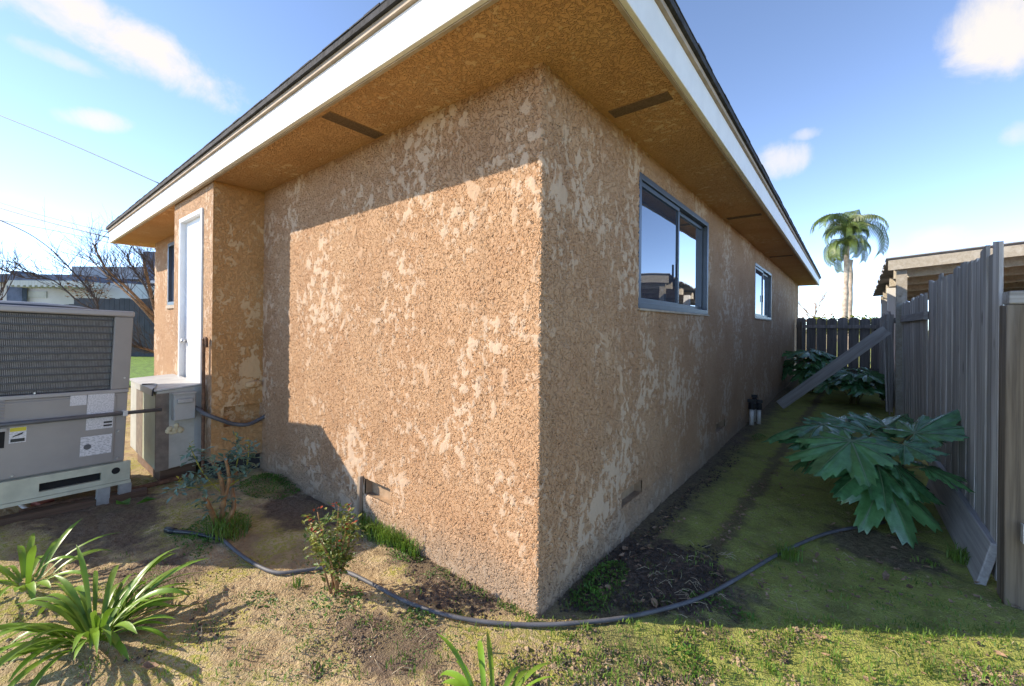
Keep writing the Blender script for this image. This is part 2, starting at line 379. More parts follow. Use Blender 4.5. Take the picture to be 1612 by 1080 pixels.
lawn = MB().quad((-60, -6, .075), (-9.0, 0.4, .075), (-9.0, 40, .075), (-60, 40, .075)).build('lawn', 'lawn'); lawn['kind'] = 'structure'
# ------------------------------------------------------------------ the house
WT = 1.896 * H; OV = .326 * H; LX = -5.37 * H; RY = 13.5
house = thing('house', 'tan lace-stucco single-storey house with white fascia boards and dark shingle roof', 'house', (0, 0, 0))
W1 = (1.20, 3.05, 1.093 * H, 1.765 * H); 
def rwY(px):                                   # distance along the right-hand wall seen at a pixel column
    d = ray(px, HZ); k = -CAM.x / d.x; return CAM.y + d.y * k
W1 = (rwY(1002.5), rwY(1112.5), 1.092 * H, 1.770 * H); W2 = (rwY(1187), rwY(1213), 1.105 * H, 1.725 * H)
V1 = (rwY(979), rwY(1011), .150 * H, .226 * H); V2 = (rwY(1127), rwY(1141), .15 * H, .226 * H)
VL = (-1.047 * H, -.837 * H, .15 * H, .232 * H); WL = (-4.80 * H, -4.1 * H, 1.175 * H, 1.825 * H)
def stops_with(arr, extra):
    arr = [a for a in arr if all(abs(a - e) > .004 for e in extra)]; return sorted(arr + list(extra))
cl = stops_with(list(graded([(LX, -3.35, .06, .02), (-3.35, -.0, .0115, .0062)]))[:-1], [VL[0], VL[1], WL[0], WL[1]])
cr = stops_with(list(graded([(0.0, 3.2, .0062, .015), (3.2, RY, .017, .06)])), [W1[0], W1[1], W2[0], W2[1], V1[0], V1[1], V2[0], V2[1]])
cols = [(x, 0.0) for x in cl] + [(0.0, y) for y in cr]
par = [x for x in cl] + list(cr)               # signed run along the two walls
rows = stops_with(list(np.arange(-.06, WT + .01, .0095)), [W1[2], W1[3], W2[2], W2[3], WL[2], WL[3], VL[2], VL[3], V1[2], V1[3]])
nx, ny = len(cols), len(rows)
Vw = np.zeros((ny, nx, 3)); ca = np.array(cols); Vw[:, :, 0] = ca[None, :, 0]; Vw[:, :, 1] = ca[None, :, 1]; Vw[:, :, 2] = np.array(rows)[:, None]
pm = (np.array(par)[:-1] + np.array(par)[1:]) / 2; rm = (np.array(rows)[:-1] + np.array(rows)[1:]) / 2
keep = np.ones((ny - 1, nx - 1), bool)
for (a, b, z0, z1) in (W1, W2, V1, V2, VL, WL):
    keep &= ~(((pm > a) & (pm < b))[None, :] & ((rm > z0) & (rm < z1))[:, None])
me = gridmesh('wall', Vw.reshape(-1, 3), nx, ny, keep); me.materials.append(M['stucco_wall'])
wall = link('wall', me, house)
# hidden far walls close the house
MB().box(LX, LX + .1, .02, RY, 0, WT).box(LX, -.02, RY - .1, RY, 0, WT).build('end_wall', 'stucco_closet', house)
# soffit ring
Xa, Xb, Ya, Yb = LX - OV, OV, -OV, RY + OV
sf = MB(); sf.box(Xa, Xb, Ya, .02, WT, WT + .03).box(-.02, Xb - .0005, .021, Yb, WT, WT + .03).box(Xa, LX + .02, .021, Yb, WT, WT + .03).box(LX + .021, -.021, RY - .1, Yb, WT, WT + .03)
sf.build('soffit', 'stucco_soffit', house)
FH = .172
joint = D(390, 220, 3.2); JX = -2.95
fb = .0
MB().box(JX + .002, Xb + .026, Ya - .026, Ya, WT - .012, WT + FH).build('fascia_board', 'white_paint', house, bevel=.004)
MB().box(Xa - .026, JX - .002, Ya - .0265, Ya, WT - .014, WT + FH).build('fascia_board', 'white_paint', house, bevel=.004)
MB().box(Xb, Xb + .026, Ya + .001, Yb + .026, WT - .012, WT + FH).build('fascia_board', 'white_paint', house, bevel=.004)
MB().box(Xa - .026, Xa, Ya + .001, Yb, WT - .012, WT + FH).build('fascia_board', 'white_paint', house, bevel=.004)
MB().box(Xa, Xb - .018, Ya + .0, Ya + .018, WT - .018, WT - .001).build('soffit_trim', 'trim_tan', house)
MB().box(Xb - .018, Xb, Ya + .001, Yb, WT - .018, WT - .001).build('soffit_trim', 'trim_tan', house)
MB().box(Xa - .045, Xb + .045, Ya - .045, Ya + .01, WT + FH + .001, WT + FH + .03).build('drip_edge', 'trim_tan', house)
MB().box(Xb - .01, Xb + .045, Ya + .011, Yb + .04, WT + FH + .001, WT + FH + .03).build('drip_edge', 'trim_tan', house)
rf = MB(); e = .065; z0 = WT + FH + .031; z1 = z0 + .035; pit = .30
A = [(Xa - e, Ya - e), (Xb + e, Ya - e), (Xb + e, Yb + e), (Xa - e, Yb + e)]; hw = (Xb - Xa) / 2 + e; xm = (Xa + Xb) / 2
r0 = (xm, Ya - e + hw, z1 + hw * pit); r1 = (xm, Yb + e - hw, z1 + hw * pit); T = [(*p, z1) for p in A]; B = [(*p, z0) for p in A]
rf.tri(T[0], T[1], r0); rf.quad(T[1], T[2], r1, r0); rf.tri(T[2], T[3], r1); rf.quad(T[3], T[0], r0, r1)
for i in range(4): rf.quad(B[i], B[(i + 1) % 4], T[(i + 1) % 4], T[i])
rf.quad(B[3], B[2], B[1], B[0]); rf.build('roof', 'shingle', house)
# ragged shingle tabs along both visible eaves
for k in range(70):
    x1 = Xb + e - k * .14; x0 = x1 - .136
    if x0 < Xa - e: break
    MB().box(x0, x1, Ya - e - U(.002, .006), Ya + .1, z1 + .001, z1 + U(.006, .012)).build('shingle', 'shingle', house)
for k in range(90):
    y0 = Ya - e + k * .155
    MB().box(Xb - .1, Xb + e + U(.002, .006), y0, y0 + .151, z1 + .0015, z1 + U(.006, .012)).build('shingle', 'shingle', house)
# soffit vents
def svent(x0, x1, y0, y1):
    v = MB().box(x0, x1, y0, y1, WT - .004, WT + .004).build('soffit_vent', 'vent_screen', house)
    n = 9
    for k in range(n):
        if x1 - x0 > y1 - y0: MB().box(x0, x1, y0 + (k + .3) * (y1 - y0) / n, y0 + (k + .6) * (y1 - y0) / n, WT - .007, WT - .0045).build('vent_bar', 'vent_dark', v)
        else: MB().box(x0 + (k + .3) * (x1 - x0) / n, x0 + (k + .6) * (x1 - x0) / n, y0, y1, WT - .007, WT - .0045).build('vent_bar', 'vent_dark', v)
svent(-1.40, -1.29, -OV + .06, -.03)
svent(.05, OV - .07, .62, .72); svent(.05, OV - .07, 3.75, 3.85); svent(.05, OV - .07, 7.2, 7.3)
# foundation vents: recessed dark boxes with a screen
def fvent(p0, d, w_, z0, z1, nrm):
    p0 = Vector((*p0, 0)); d = Vector((*d, 0)); n_ = Vector((*nrm, 0)); q = p0 + d * w_; dep = .05
    def P(a, z, k): return tuple(a - n_ * k + Vector((0, 0, z)))
    b = MB(); b.quad(P(p0, z0, -.002), P(p0, z1, -.002), P(p0, z1, dep), P(p0, z0, dep)); b.quad(P(q, z0, -.002), P(q, z0, dep), P(q, z1, dep), P(q, z1, -.002))
    b.quad(P(p0, z0, -.002), P(p0, z0, dep), P(q, z0, dep), P(q, z0, -.002)); b.quad(P(p0, z1, -.002), P(q, z1, -.002), P(q, z1, dep), P(p0, z1, dep))
    o = b.build('foundation_vent', 'vent_inner', house)
    MB().quad(P(p0, z0, dep), P(q, z0, dep), P(q, z1, dep), P(p0, z1, dep)).build('vent_screen', 'vent_inner', o)
fvent((0, V1[0]), (0, 1), V1[1] - V1[0], V1[2], V1[3], (1, 0)); fvent((0, V2[0]), (0, 1), V2[1] - V2[0], V2[2], V2[3], (1, 0)); fvent((VL[0], 0), (1, 0), VL[1] - VL[0], VL[2], VL[3], (0, -1))
# windows on the right wall
def window_y(y0, y1, z0, z1):
    w_ = MB(); fr = .045; o_ = .012
    for (a, b, c, d) in ((y0, y1, z0, z0 + fr), (y0, y1, z1 - fr, z1), (y0, y0 + fr, z0 + fr, z1 - fr), (y1 - fr, y1, z0 + fr, z1 - fr)):
        w_.box(-.075, o_, a, b, c, d)
    win = w_.build('window', 'window_alu', house, bevel=.003)
    ym = y0 + (y1 - y0) * .50
    def sash(a, b, x0, x1, pm):
        s = MB(); t_ = .034
        for (p, q, c, d) in ((a, b, z0 + fr, z0 + fr + t_), (a, b, z1 - fr - t_, z1 - fr), (a, a + t_, z0 + fr + t_, z1 - fr - t_), (b - t_, b, z0 + fr + t_, z1 - fr - t_)):
            s.box(x0, x1, p, q, c, d)
        s.build('sash', 'window_alu', win, bevel=.002)
        MB().box(x0 + .008, x0 + .012, a + t_, b - t_, z0 + fr + t_, z1 - fr - t_).build('pane', pm, win)
    sash(y0 + fr, ym + .02, -.030, -.006, 'pane_screen'); sash(ym - .02, y1 - fr, -.060, -.036, 'pane_clear')
    MB().box(-.02, .028, y0 - .01, y1 + .01, z0 - .018, z0 - .001).build('sill', 'trim_tan', win, bevel=.003)
    MB().box(-.004, .006, ym - .07, ym - .045, z0 + .3, z0 + .42).build('latch', 'black_plastic', win)
window_y(*W1); window_y(*W2)
w_ = MB(); x0, x1, z0, z1 = WL
for (a, b, c, d) in ((x0, x1, z0, z0 + .05), (x0, x1, z1 - .05, z1), (x0, x0 + .05, z0 + .05, z1 - .05), (x1 - .05, x1, z0 + .05, z1 - .05)): w_.box(a, b, -.015, .06, c, d)
win = w_.build('window', 'window_alu', house, bevel=.003); MB().box(x0 + .05, x1 - .05, .02, .025, z0 + .05, z1 - .05).build('pane', 'pane_screen', win)
MB().box(x0 - .02, x1, -.03, -.005, z0 - .05, z0 - .001).build('sill', 'trim_tan', win)
# closet bump-out with its white door
CX1, CX0, CY = -2.31 * H, -3.20 * H, -.302 * H
DX0, DX1, DZ0, DZ1 = -3.03 * H, -2.50 * H, .42 * H, 1.755 * H
NZ = .66
cb = MB()
def sheet_x(x, y0, y1, z0, z1, st=.03):
    pass
cb.quad((CX1, CY, NZ), (CX1, -.002, NZ), (CX1, -.002, WT - .002), (CX1, CY, WT - .002))
cb.quad((CX1, CY, .16), (CX1, CY + .10, .16), (CX1, CY + .10, NZ), (CX1, CY, NZ))
cb.quad((CX1, CY + .10, .16), (CX1, -.002, .16), (CX1, -.002, .47), (CX1, CY + .10, .47))
cb.quad((CX1 - .07, CY + .10, .47), (CX1 - .07, -.002, .47), (CX1 - .07, -.002, NZ), (CX1 - .07, CY + .10, NZ))
cb.quad((CX1 - .07, CY + .10, .47), (CX1, CY + .10, .47), (CX1, -.002, .47), (CX1 - .07, -.002, .47))
cb.quad((CX1, CY + .10, NZ), (CX1 - .07, CY + .10, NZ), (CX1 - .07, -.002, NZ), (CX1, -.002, NZ))
cb.quad((CX1, CY + .10, .47), (CX1 - .07, CY + .10, .47), (CX1 - .07, CY + .10, NZ), (CX1, CY + .10, NZ))
cb.quad((CX1, CY, .16), (CX1, -.002, .16), (CX0, -.002, .16), (CX0, CY, .16))
cb.quad((CX0, CY, .16), (CX0, -.002, .16), (CX0, -.002, WT - .002), (CX0, CY, WT - .002))
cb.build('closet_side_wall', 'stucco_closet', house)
cf = MB()
for (a, b, c, d) in ((CX0, DX0, .16, WT - .002), (DX1, CX1, .16, WT - .002), (DX0, DX1, DZ1, WT - .002), (DX0, DX1, .16, DZ0)): cf.quad((a, CY, c), (b, CY, c), (b, CY, d), (a, CY, d))
mtc = cf.build('closet_front_wall', 'stucco_front', house)
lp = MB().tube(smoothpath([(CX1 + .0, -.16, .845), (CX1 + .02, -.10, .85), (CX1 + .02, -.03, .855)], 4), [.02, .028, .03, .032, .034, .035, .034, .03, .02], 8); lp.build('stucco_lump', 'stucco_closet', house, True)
door = MB().box(DX0 + .03, DX1 - .03, CY + .035, CY + .07, DZ0, DZ1 - .03).build('door', 'door_paint', house, bevel=.003)
MB().box(DX0, DX0 + .04, CY - .015, CY + .08, DZ0, DZ1).box(DX1 - .04, DX1, CY - .015, CY + .08, DZ0, DZ1).box(DX0 + .0405, DX1 - .0405, CY - .015, CY + .08, DZ1 - .04, DZ1).build('door_frame', 'door_paint', door, bevel=.003)
MB().tube([(DX0 + .09, CY + .03, 1.25), (DX0 + .09, CY - .01, 1.25)], .022, 10).build('door_knob', 'screw', door, True)
MB().box(CX0, CX1 - .05, CY + .05, -.01, -.05, .158).build('closet_void', 'void_shade', house)  # near-black block painting the shaded void under the closet
# black line of a weatherstrip-less gap and the loose corner patch of plaster beside the door are left to the material
# gas pipe with hooked top beside the closet door
gp = smoothpath([(CX1 - .10, CY - .035, .02), (CX1 - .10, CY - .035, .5), (CX1 - .10, CY - .035, 1.22), (CX1 - .095, CY - .035, 1.285), (CX1 - .07, CY - .03, 1.305), (CX1 - .045, CY - .03, 1.29), (CX1 - .035, CY - .03, 1.22)], 5)
pipe = thing('hooked_pipe', 'rusty upright pipe with hooked top beside the white closet door', 'pipe', (0, 0, 0))
MB().tube(gp[:13], .014, 8).build('upright', 'rust', pipe, True); MB().tube(gp[12:], [.016] * 8 + [.013] * 20, 8).build('hook', 'rust', pipe, True)
# cast valves at the foot of the right wall
vb = rwY(1177); ct = thing('pipe_cleanout', 'black capped valves on white pipes at the foot of the stucco wall', 'pipe', (0, 0, 0))
for k, (dx, dy, hgt, rr) in enumerate(((.08, -.10, .24, .032), (.15, .06, .22, .028), (.07, .20, .27, .025))):
    MB().tube([(dx, vb + dy, -.02), (dx, vb + dy, hgt)], rr, 10).build('pipe', 'pvc_white', ct, True)
    c_ = MB().tube([(dx, vb + dy, hgt), (dx, vb + dy, hgt + .09), (dx, vb + dy, hgt + .10)], [rr * 1.5, rr * 1.4, rr * .8], 8).build('cap', 'black_plastic', ct)
    MB().box(dx - rr * 1.7, dx + rr * 1.7, vb + dy - .012, vb + dy + .012, hgt + .10, hgt + .145).build('knob', 'black_plastic', c_)
MB().tube([(.08, vb - .1, .25), (.11, vb + .0, .26), (.07, vb + .2, .28)], .032, 8).build('manifold', 'black_plastic', ct, True)
# stake by the left vent
st = tag(MB().hexa([(-1.575, -.05, -.02), (-1.535, -.05, -.02), (-1.535, -.02, -.02), (-1.575, -.02, -.02), (-1.575, -.035, .345), (-1.54, -.035, .35), (-1.54, -.008, .35), (-1.575, -.008, .345)]).build('wooden_stake', 'brown_wood', bevel=.004), 'short brown wooden stake leaning beside the foundation vent', 'stake')
# ------------------------------------------------------------------ air conditioner
ac = thing('air_conditioner', 'grey packaged air conditioner with dark coil grille on pale base rails', 'air conditioner', (-2.385 * H, -.705 * H, .005))
ac.rotation_euler = (math.radians(-2.2), 0, math.radians(5))
L, DP, Z0, Z1, ZM = 1.10, .95, .30, 1.53, .89
MB().box(-DP, -.004, -L, -.0, Z0, ZM - .03).build('lower_cabinet', 'ac_paint', ac, bevel=.006)
MB().box(-.003, .004, -L + .02, -.07, Z0 + .01, ZM - .05).build('access_panel', 'ac_paint', ac, bevel=.003)
MB().box(-DP, .008, -L, .002, ZM - .029, ZM).build('mid_rail', 'ac_lid', ac, bevel=.004)
MB().box(-.11, .006, -.11, .004, ZM + .001, Z1 - .05).build('corner_post', 'ac_paint', ac, bevel=.006)
MB().box(-.11, .006, -L, -L + .09, ZM + .001, Z1 - .05).build('corner_post', 'ac_paint', ac, bevel=.006)
MB().box(-DP, -DP + .1, -.10, .003, ZM + .001, Z1 - .05).build('corner_post', 'ac_paint', ac, bevel=.006)
MB().box(-DP + .101, -.111, -.01, .001, ZM + .001, Z1 - .05).build('end_panel', 'ac_paint', ac)
MB().box(-DP - .01, .014, -L - .01, .012, Z1 - .049, Z1).build('lid', 'ac_lid', ac, bevel=.012)
dm = MB(); cx, cy = -DP * .5, -L * .5
rings = [(.40, Z1 + .001), (.385, Z1 + .016), (.32, Z1 + .03), (.18, Z1 + .04), (.02, Z1 + .043)]
for (r_, z_), (r2, z2) in zip(rings[:-1], rings[1:]):
    for j in range(32):
        a, b = 2 * math.pi * j / 32, 2 * math.pi * (j + 1) / 32
        dm.quad((cx + r_ * math.cos(a), cy + r_ * math.sin(a), z_), (cx + r_ * math.cos(b), cy + r_ * math.sin(b), z_), (cx + r2 * math.cos(b), cy + r2 * math.sin(b), z2), (cx + r2 * math.cos(a), cy + r2 * math.sin(a), z2))
dm.build('fan_cover', 'ac_dome', ac, True)
MB().box(-DP + .02, -.075, -L + .02, -.02, ZM + .002, Z1 - .051).build('coil_core', 'ac_back', ac)
fn = MB(); y = -L + .095
while y < -.115:
    fn.box(-.072, -.030, y, y + .005, ZM + .005, Z1 - .055); y += .0085
f_ = fn.build('coil_fins', 'ac_fin', ac); f_['kind'] = 'stuff'
for k in range(11):
    z_ = ZM + .03 + k * (Z1 - ZM - .11) / 10
    MB().box(-.024, -.016, -L + .091, -.111, z_ - .0055, z_ + .0055).build('grille_wire', 'ac_wire', ac)
for k in range(7): MB().hexa([(.0045, -L + .03, .735 + k * .02), (.013, -L + .03, .735 + k * .02), (.013, -.655, .735 + k * .02), (.0045, -.655, .735 + k * .02), (.0045, -L + .03, .747 + k * .02), (.005, -L + .03, .747 + k * .02), (.005, -.655, .747 + k * .02), (.0045, -.655, .747 + k * .02)]).build('louvre', 'ac_paint', ac)
def acl(name, y0, y1, z0, z1, mat_): return MB().box(.0045, .0058, y0, y1, z0, z1).build(name, mat_, ac)
acl('white_sticker', -.335, -.245, .785, .870, 'print_fine'); acl('rating_plate', -.240, -.085, .585, .872, 'print_fine')
acl('wiring_diagram', -.265, -.085, .385, .535, 'print_wide')
wl = acl('warning_label', -.625, -.545, .555, .665, 'print_fine'); 
MB().box(.0059, .0066, -.623, -.547, .636, .663).build('yellow_band', 'yellow_print', wl)
MB().hexa([(.0059, -.61, .597), (.0066, -.61, .597), (.0066, -.565, .612), (.0059, -.565, .612), (.0059, -.61, .603), (.0066, -.61, .603), (.0066, -.558, .630), (.0059, -.558, .630)]).build('hand_symbol', 'black_plastic', wl)
MB().box(.0059, .0066, -.618, -.552, .562, .585).build('print_block', 'black_plastic', wl)
MB().box(.0059, .0066, -.14, -.09, .625, .640).box(.0059, .0066, -.14, -.09, .600, .614).build('print_block', 'black_plastic', bpy.data.objects['rating_plate'])
MB().tube([(.006, -.225, .455), (.0066, -.225, .455)], .022, 12).build('print_mark', 'conduit_grey', bpy.data.objects['wiring_diagram'])
MB().box(.0045, .0065, -.76, -.645, .53, .645).build('hand_hole', 'black_hole', ac); MB().box(.0066, .02, -.76, -.64, .646, .668).build('hand_hole_lip', 'ac_lid', ac)
for (y, z) in ((-.03, .98), (-.05, .55), (-.045, .33), (-.52, .90), (-.78, .90), (-.76, .43), (-.735, .415), (-.03, 1.5), (-.6, .325)):
    MB().tube([(.004, y, z), (.012, y, z)], [.009, .006], 8).build('screw', 'screw', ac)
# base rails with slots, feet
def slotted(x, nm):
    b = MB(); z0, z1 = .145, Z0 - .004; xs = (x, x + .03)
    segs = [(-L - .02, -L + .12, 0), (-L + .12, -.88, 1), (-.88, -.47, 0), (-.47, -.14, 1), (-.14, .035, 0)]
    for a, c, hole in segs:
        if hole: b.box(*xs, a, c, z0, z0 + .035).box(*xs, a, c, z1 - .055, z1)
        else: b.box(*xs, a, c, z0, z1)
    r_ = b.build('base_rail', 'rail_paint', ac)
    return r_
MB().box(-.03, -.003, -L, .0, .146, Z0 - .031).build('slot_shade', 'black_hole', ac)  # black sheet added behind the slots to paint the shade inside
rl = slotted(.0, 'a'); slotted(-DP, 'b')
MB().box(-DP + .04, -.02, -L, .0, Z0 - .03, Z0 - .004).build('base_pan', 'rail_paint', ac)
MB().tube([(.028, -.055, .235), (.0325, -.055, .235)], .026, 16).build('lifting_hole', 'black_hole', rl)
MB().box(-.002, .04, -L - .02, .04, .118, .143).build('rail_flange', 'rail_paint', ac)
for (x, y) in ((.0, -.16), (.0, -.03), (-.12, -.95), (-DP, -.06), (-DP, -1.0)):
    MB().box(x, x + .045, y, y + .075, -.02, .117).build('foot', 'galvanised', ac)
cpts = smoothpath([(.03, -L - .6, .665), (.03, -.9, .672), (.03, -.5, .678), (.03, -.05, .682), (.03, .1, .684), (.10, .16, .685)], 4)
# conduit, duct box, disconnect
cnd = thing('electrical_conduit', 'dark grey conduit running across the air conditioner panel', 'conduit', ac.location); cnd.rotation_euler = ac.rotation_euler
MB().tube([(.03, -L - .3, .70), (.03, -.5, .695), (.03, .22, .695)], .016, 10).build('tube', 'conduit_grey', cnd, True)
MB().box(.0, .05, -.035, -.005, .672, .715).build('clip', 'pvc_white', cnd, bevel=.003)
db = thing('duct_box', 'pale sheet-metal duct box with brown edge bands against the closet', 'duct', (0, 0, 0))
bx1 = -2.446 * H; by0, by1 = -.543 * H, -.304 * H; bz0, bz1 = .15, .845
MB().hexa([(bx1 - 1.1, by0, bz0), (bx1, by0, bz0 - .02), (bx1, by1, bz0), (bx1 - 1.1, by1, bz0), (bx1 - 1.1, by0, bz1), (bx1, by0, bz1 - .01), (bx1, by1, bz1 + .015), (bx1 - 1.1, by1, bz1 + .015)]).build('body', 'duct_paint', db, bevel=.004)
MB().box(bx1 - .52, bx1 - .035, by0 - .004, by0 - .001, bz0, bz1 - .03).build('front_panel', 'duct_green', db)
MB().box(bx1 - .8, bx1 - .52, by0 - .005, by0 - .001, bz0, bz1 - .03).build('edge_band', 'duct_tape_brown', db)
MB().box(bx1 - .03, bx1 + .004, by0 - .006, by0 - .001, bz0 - .02, bz1 - .03).box(bx1 + .0005, bx1 + .004, by0 - .001, by0 + .085, bz0 - .02, bz1 - .03).build('edge_band', 'duct_tape_brown', db)
MB().box(bx1 + .0005, bx1 + .005, by1 - .075, by1, bz0, bz1).build('edge_band', 'box_grey', db)
MB().hexa([(bx1 - 1.1, by0 - .02, bz1 + .002), (bx1 + .012, by0 - .02, bz1 - .006), (bx1 + .012, by1, bz1 + .019), (bx1 - 1.1, by1, bz1 + .02), (bx1 - 1.1, by0 - .02, bz1 + .012), (bx1 + .012, by0 - .02, bz1 + .006), (bx1 + .012, by1, bz1 + .03), (bx1 - 1.1, by1, bz1 + .032)]).build('top_cover', 'duct_top', db)
MB().box(bx1 - .75, bx1 - .02, by0 - .024, by0 - .0205, bz1 - .05, bz1 + .006).build('cover_lip', 'duct_top', db)
MB().box(bx1 - 1.05, bx1 - .12, by0 + .05, by1 - .03, -.05, bz0 - .022).build('duct_sun_block', 'sleeper_wood', db)  # wood-coloured block added to keep sunlight off the ground below the duct
fm = MB(); c0 = Vector((bx1 + .006, by0 + .13, .47))
for k in range(14):
    a = U(0, 6.28); r_ = U(0, .05); p = c0 + Vector((0, math.cos(a) * r_, math.sin(a) * r_)); s_ = U(.015, .03)
    fm.tube([p - Vector((s_ * .3, 0, 0)), p + Vector((s_ * .1, 0, 0)), p + Vector((s_ * .35, 0, 0))], [s_, s_ * .85, s_ * .3], 7)
fm.build('spray_foam', 'foam', db, True)
dc = thing('disconnect_box', 'small grey electrical disconnect box mounted on the duct box', 'electrical box', (bx1, by0 + .175, .69))
MB().box(.0055, .085, -.075, .085, -.12, .115).build('enclosure', 'box_grey', dc, bevel=.006)
MB().box(.0855, .092, -.07, .08, -.115, .10).build('cover', 'box_grey', dc, bevel=.004)
MB().box(.0925, .115, -.055, .062, .035, .075).build('handle', 'galvanised', dc, bevel=.006)
MB().box(.0, .10, -.08, .09, .1155, .125).build('rain_hood', 'box_grey', dc)
wp = thing('flexible_conduit', 'sagging grey flexible conduit from disconnect box to stucco wall', 'conduit', (0, 0, 0))
wpp = [(bx1 + .04, by0 + .262, .665), (-3.44, CY - .07, .65), (CX1 + .02, CY - .055, .625), (CX1 + .055, CY + .05, .56), (CX1 + .045, CY + .16, .50), (CX1 + .06, -.16, .475), (CX1 + .045, -.06, .50), (CX1 + .04, .01, .53)]
MB().tube(smoothpath(wpp, 6), .018, 10).build('tube', 'conduit_grey', wp, True)
cw = tag(MB().tube(smoothpath([(bx1 - .45, by0 - .02, .86), (bx1 - .3, by0 + .05, .868), (bx1 - .1, by0 + .01, .862), (bx1 - .02, by0 - .02, .858), (bx1 - .01, by0 - .03, .80)], 6), .006, 6).build('loose_cable', 'black_plastic', None, True), 'loose black cable lying on top of the duct box', 'cable')
# timbers, pipe and brick under the air conditioner
def beam(name, p, q, wd, ht, mat_, label, cat, zb=-.01):
    p, q = Vector(p), Vector(q); d = q - p; ln = d.length; a = math.atan2(-d.x, d.y)
    b = MB(); n = 8
    for k in range(n):
        pass
    b.box(-wd / 2, wd / 2, 0, ln, 0, ht); o = b.build(name, mat_, None, bevel=.008); o.location = (p.x, p.y, zb + p.z); o.rotation_euler = (0, 0, a)
    return tag(o, label, cat)
beam('timber_sleeper', G(-60, 838), G(232, 776), .09, .055, 'sleeper_wood', 'weathered brown timber edging lying on soil before the air conditioner', 'timber')
beam('timber_sleeper', G(-40, 792), G(205, 752), .10, .10, 'sleeper_wood', 'brown timber block under the air conditioner base rail', 'timber')
rp = [GG(30, 812, .02), GG(90, 800, .035), GG(180, 783, .035), GG(255, 764, .03), GG(300, 752, .02)]
tag(MB().tube(smoothpath(rp, 5), .021, 10).build('rusty_pipe', 'rust', None, True), 'long rusty pipe lying on the soil before the air conditioner', 'pipe')
dp = [GG(-30, 765, .12), GG(8, 783, .08), GG(28, 797, .03), GG(45, 803, .012), GG(62, 801, .015)]
tag(MB().tube(smoothpath(dp, 5), .013, 10).build('drain_pipe', 'pvc_white', None, True), 'pale bent drain pipe at the left of the air conditioner', 'pipe')
p = GG(67, 794); b = MB().box(-.05, .05, -.045, .045, 0, .045).build('brick', 'brick_red', None, bevel=.005); b.location = p; b.rotation_euler = (0, .1, .5); tag(b, 'broken red brick beside the rusty pipe', 'brick')
# ------------------------------------------------------------------ garden hose
hp = [(352, 855), (385, 882), (430, 904), (475, 903), (512, 898), (548, 905), (590, 927), (640, 952), (700, 972), (770, 983), (850, 988), (920, 987), (985, 980), (1060, 963), (1110, 945), (1160, 918), (1212, 882), (1255, 860), (1310, 842), (1392, 827)]
hose = thing('garden_hose', 'dark grey garden hose snaking round the house corner on the soil', 'hose', (0, 0, 0))
MB().tube(smoothpath([GG(x, y, .012) for x, y in hp], 6), .0105, 10).build('tube', 'hose_rubber', hose, True)
MB().tube(smoothpath([GG(268, 839, .014), GG(300, 845, .014), GG(330, 850, .012), GG(353, 855, .012)], 4), .014, 10).build('dark_section', 'hose_black', hose, True)
MB().tube([GG(262, 837, .014), GG(270, 839, .014), GG(276, 840, .014)], [.02, .022, .018], 10).build('end_fitting', 'black_plastic', hose, True)
# ------------------------------------------------------------------ fences
FX = 1.284 * H; FY0 = 1.162 * H; FY1 = 12.4
def fy(px):
    d = ray(px, HZ); return CAM.y + d.y * (FX - CAM.x) / d.x
fence = thing('wooden_fence', 'weathered grey board fence along the right side of the yard', 'fence', (0, 0, 0))
def picket(parent, x, y, w_, h_, th=.018, z0=.03, mat_='grey_wood', lean=0.0, along='y', ear=0.0, skew=0.0, tilt=0.0):
    b = MB(); a = w_ / 2
    if ear:
        prof = [(-a, 0), (a, 0), (a, h_ - ear), (a - ear, h_), (-a + ear, h_), (-a, h_ - ear)]
    else: prof = [(-a, 0), (a, 0), (a, h_ + skew), (-a, h_ - skew)]
    n = len(prof); 
    for s_ in (-th / 2, th / 2):
        for (u, z) in prof: b.v.append((s_, u, z) if along == 'y' else (u, s_, z))
    b.f += [tuple(range(n))[::-1], tuple(range(n, 2 * n))] + [(k, (k + 1) % n, n + (k + 1) % n, n + k) for k in range(n)]; b.m += [0] * (n + 2)
    o = b.build('picket', mat_, parent); o.location = (x, y, z0)
    o.rotation_euler = (tilt, lean, 0) if along == 'y' else (lean, tilt, 0)
    return o
yA = fy(1465); yB = fy(1416); yC = fy(1404)
y = fy(1576); k_ = 0
while y < FY1 - .05:
    w_ = U(.125, .15)
    if y < yA: hgt, ln, x = 1.90 + U(-.03, .035), 0.0, FX
    elif y < yB: hgt, ln, x = 1.80 + U(-.02, .02), -.015, FX - .0
    elif y < yC + .6: hgt, ln, x = 1.72 + U(-.05, .03), -.06, FX - .01
    else: hgt, ln, x = 1.66 + U(-.03, .03), -.02, FX
    picket(fence, x + (.0025 if k_ % 2 else -.0025), y + w_ / 2, w_ + .005, hgt, lean=ln + U(-.003, .003), skew=U(-.015, .015), tilt=U(-.004, .004)); y += w_; k_ += 1
for (z, a, b_) in ((1.55, yA + .02, yB + .3), (1.60, yB + 1.2, FY1)):
    MB().box(FX - .055, FX - .014, a, b_, z, z + .09).build('rail', 'grey_wood_y', fence, bevel=.004)
MB().box(FX + .015, FX + .055, fy(1570), FY1, .4, .49).build('rail', 'grey_wood_y', fence)
MB().box(FX + .015, FX + .055, fy(1570), yA, 1.5, 1.59).build('rail', 'grey_wood_y', fence)
for yy in (yB + .15, yB + 1.6, 10.2): MB().box(FX - .15, FX - .06, yy, yy + .09, -.1, 1.70).build('post', 'grey_wood', fence, bevel=.005)
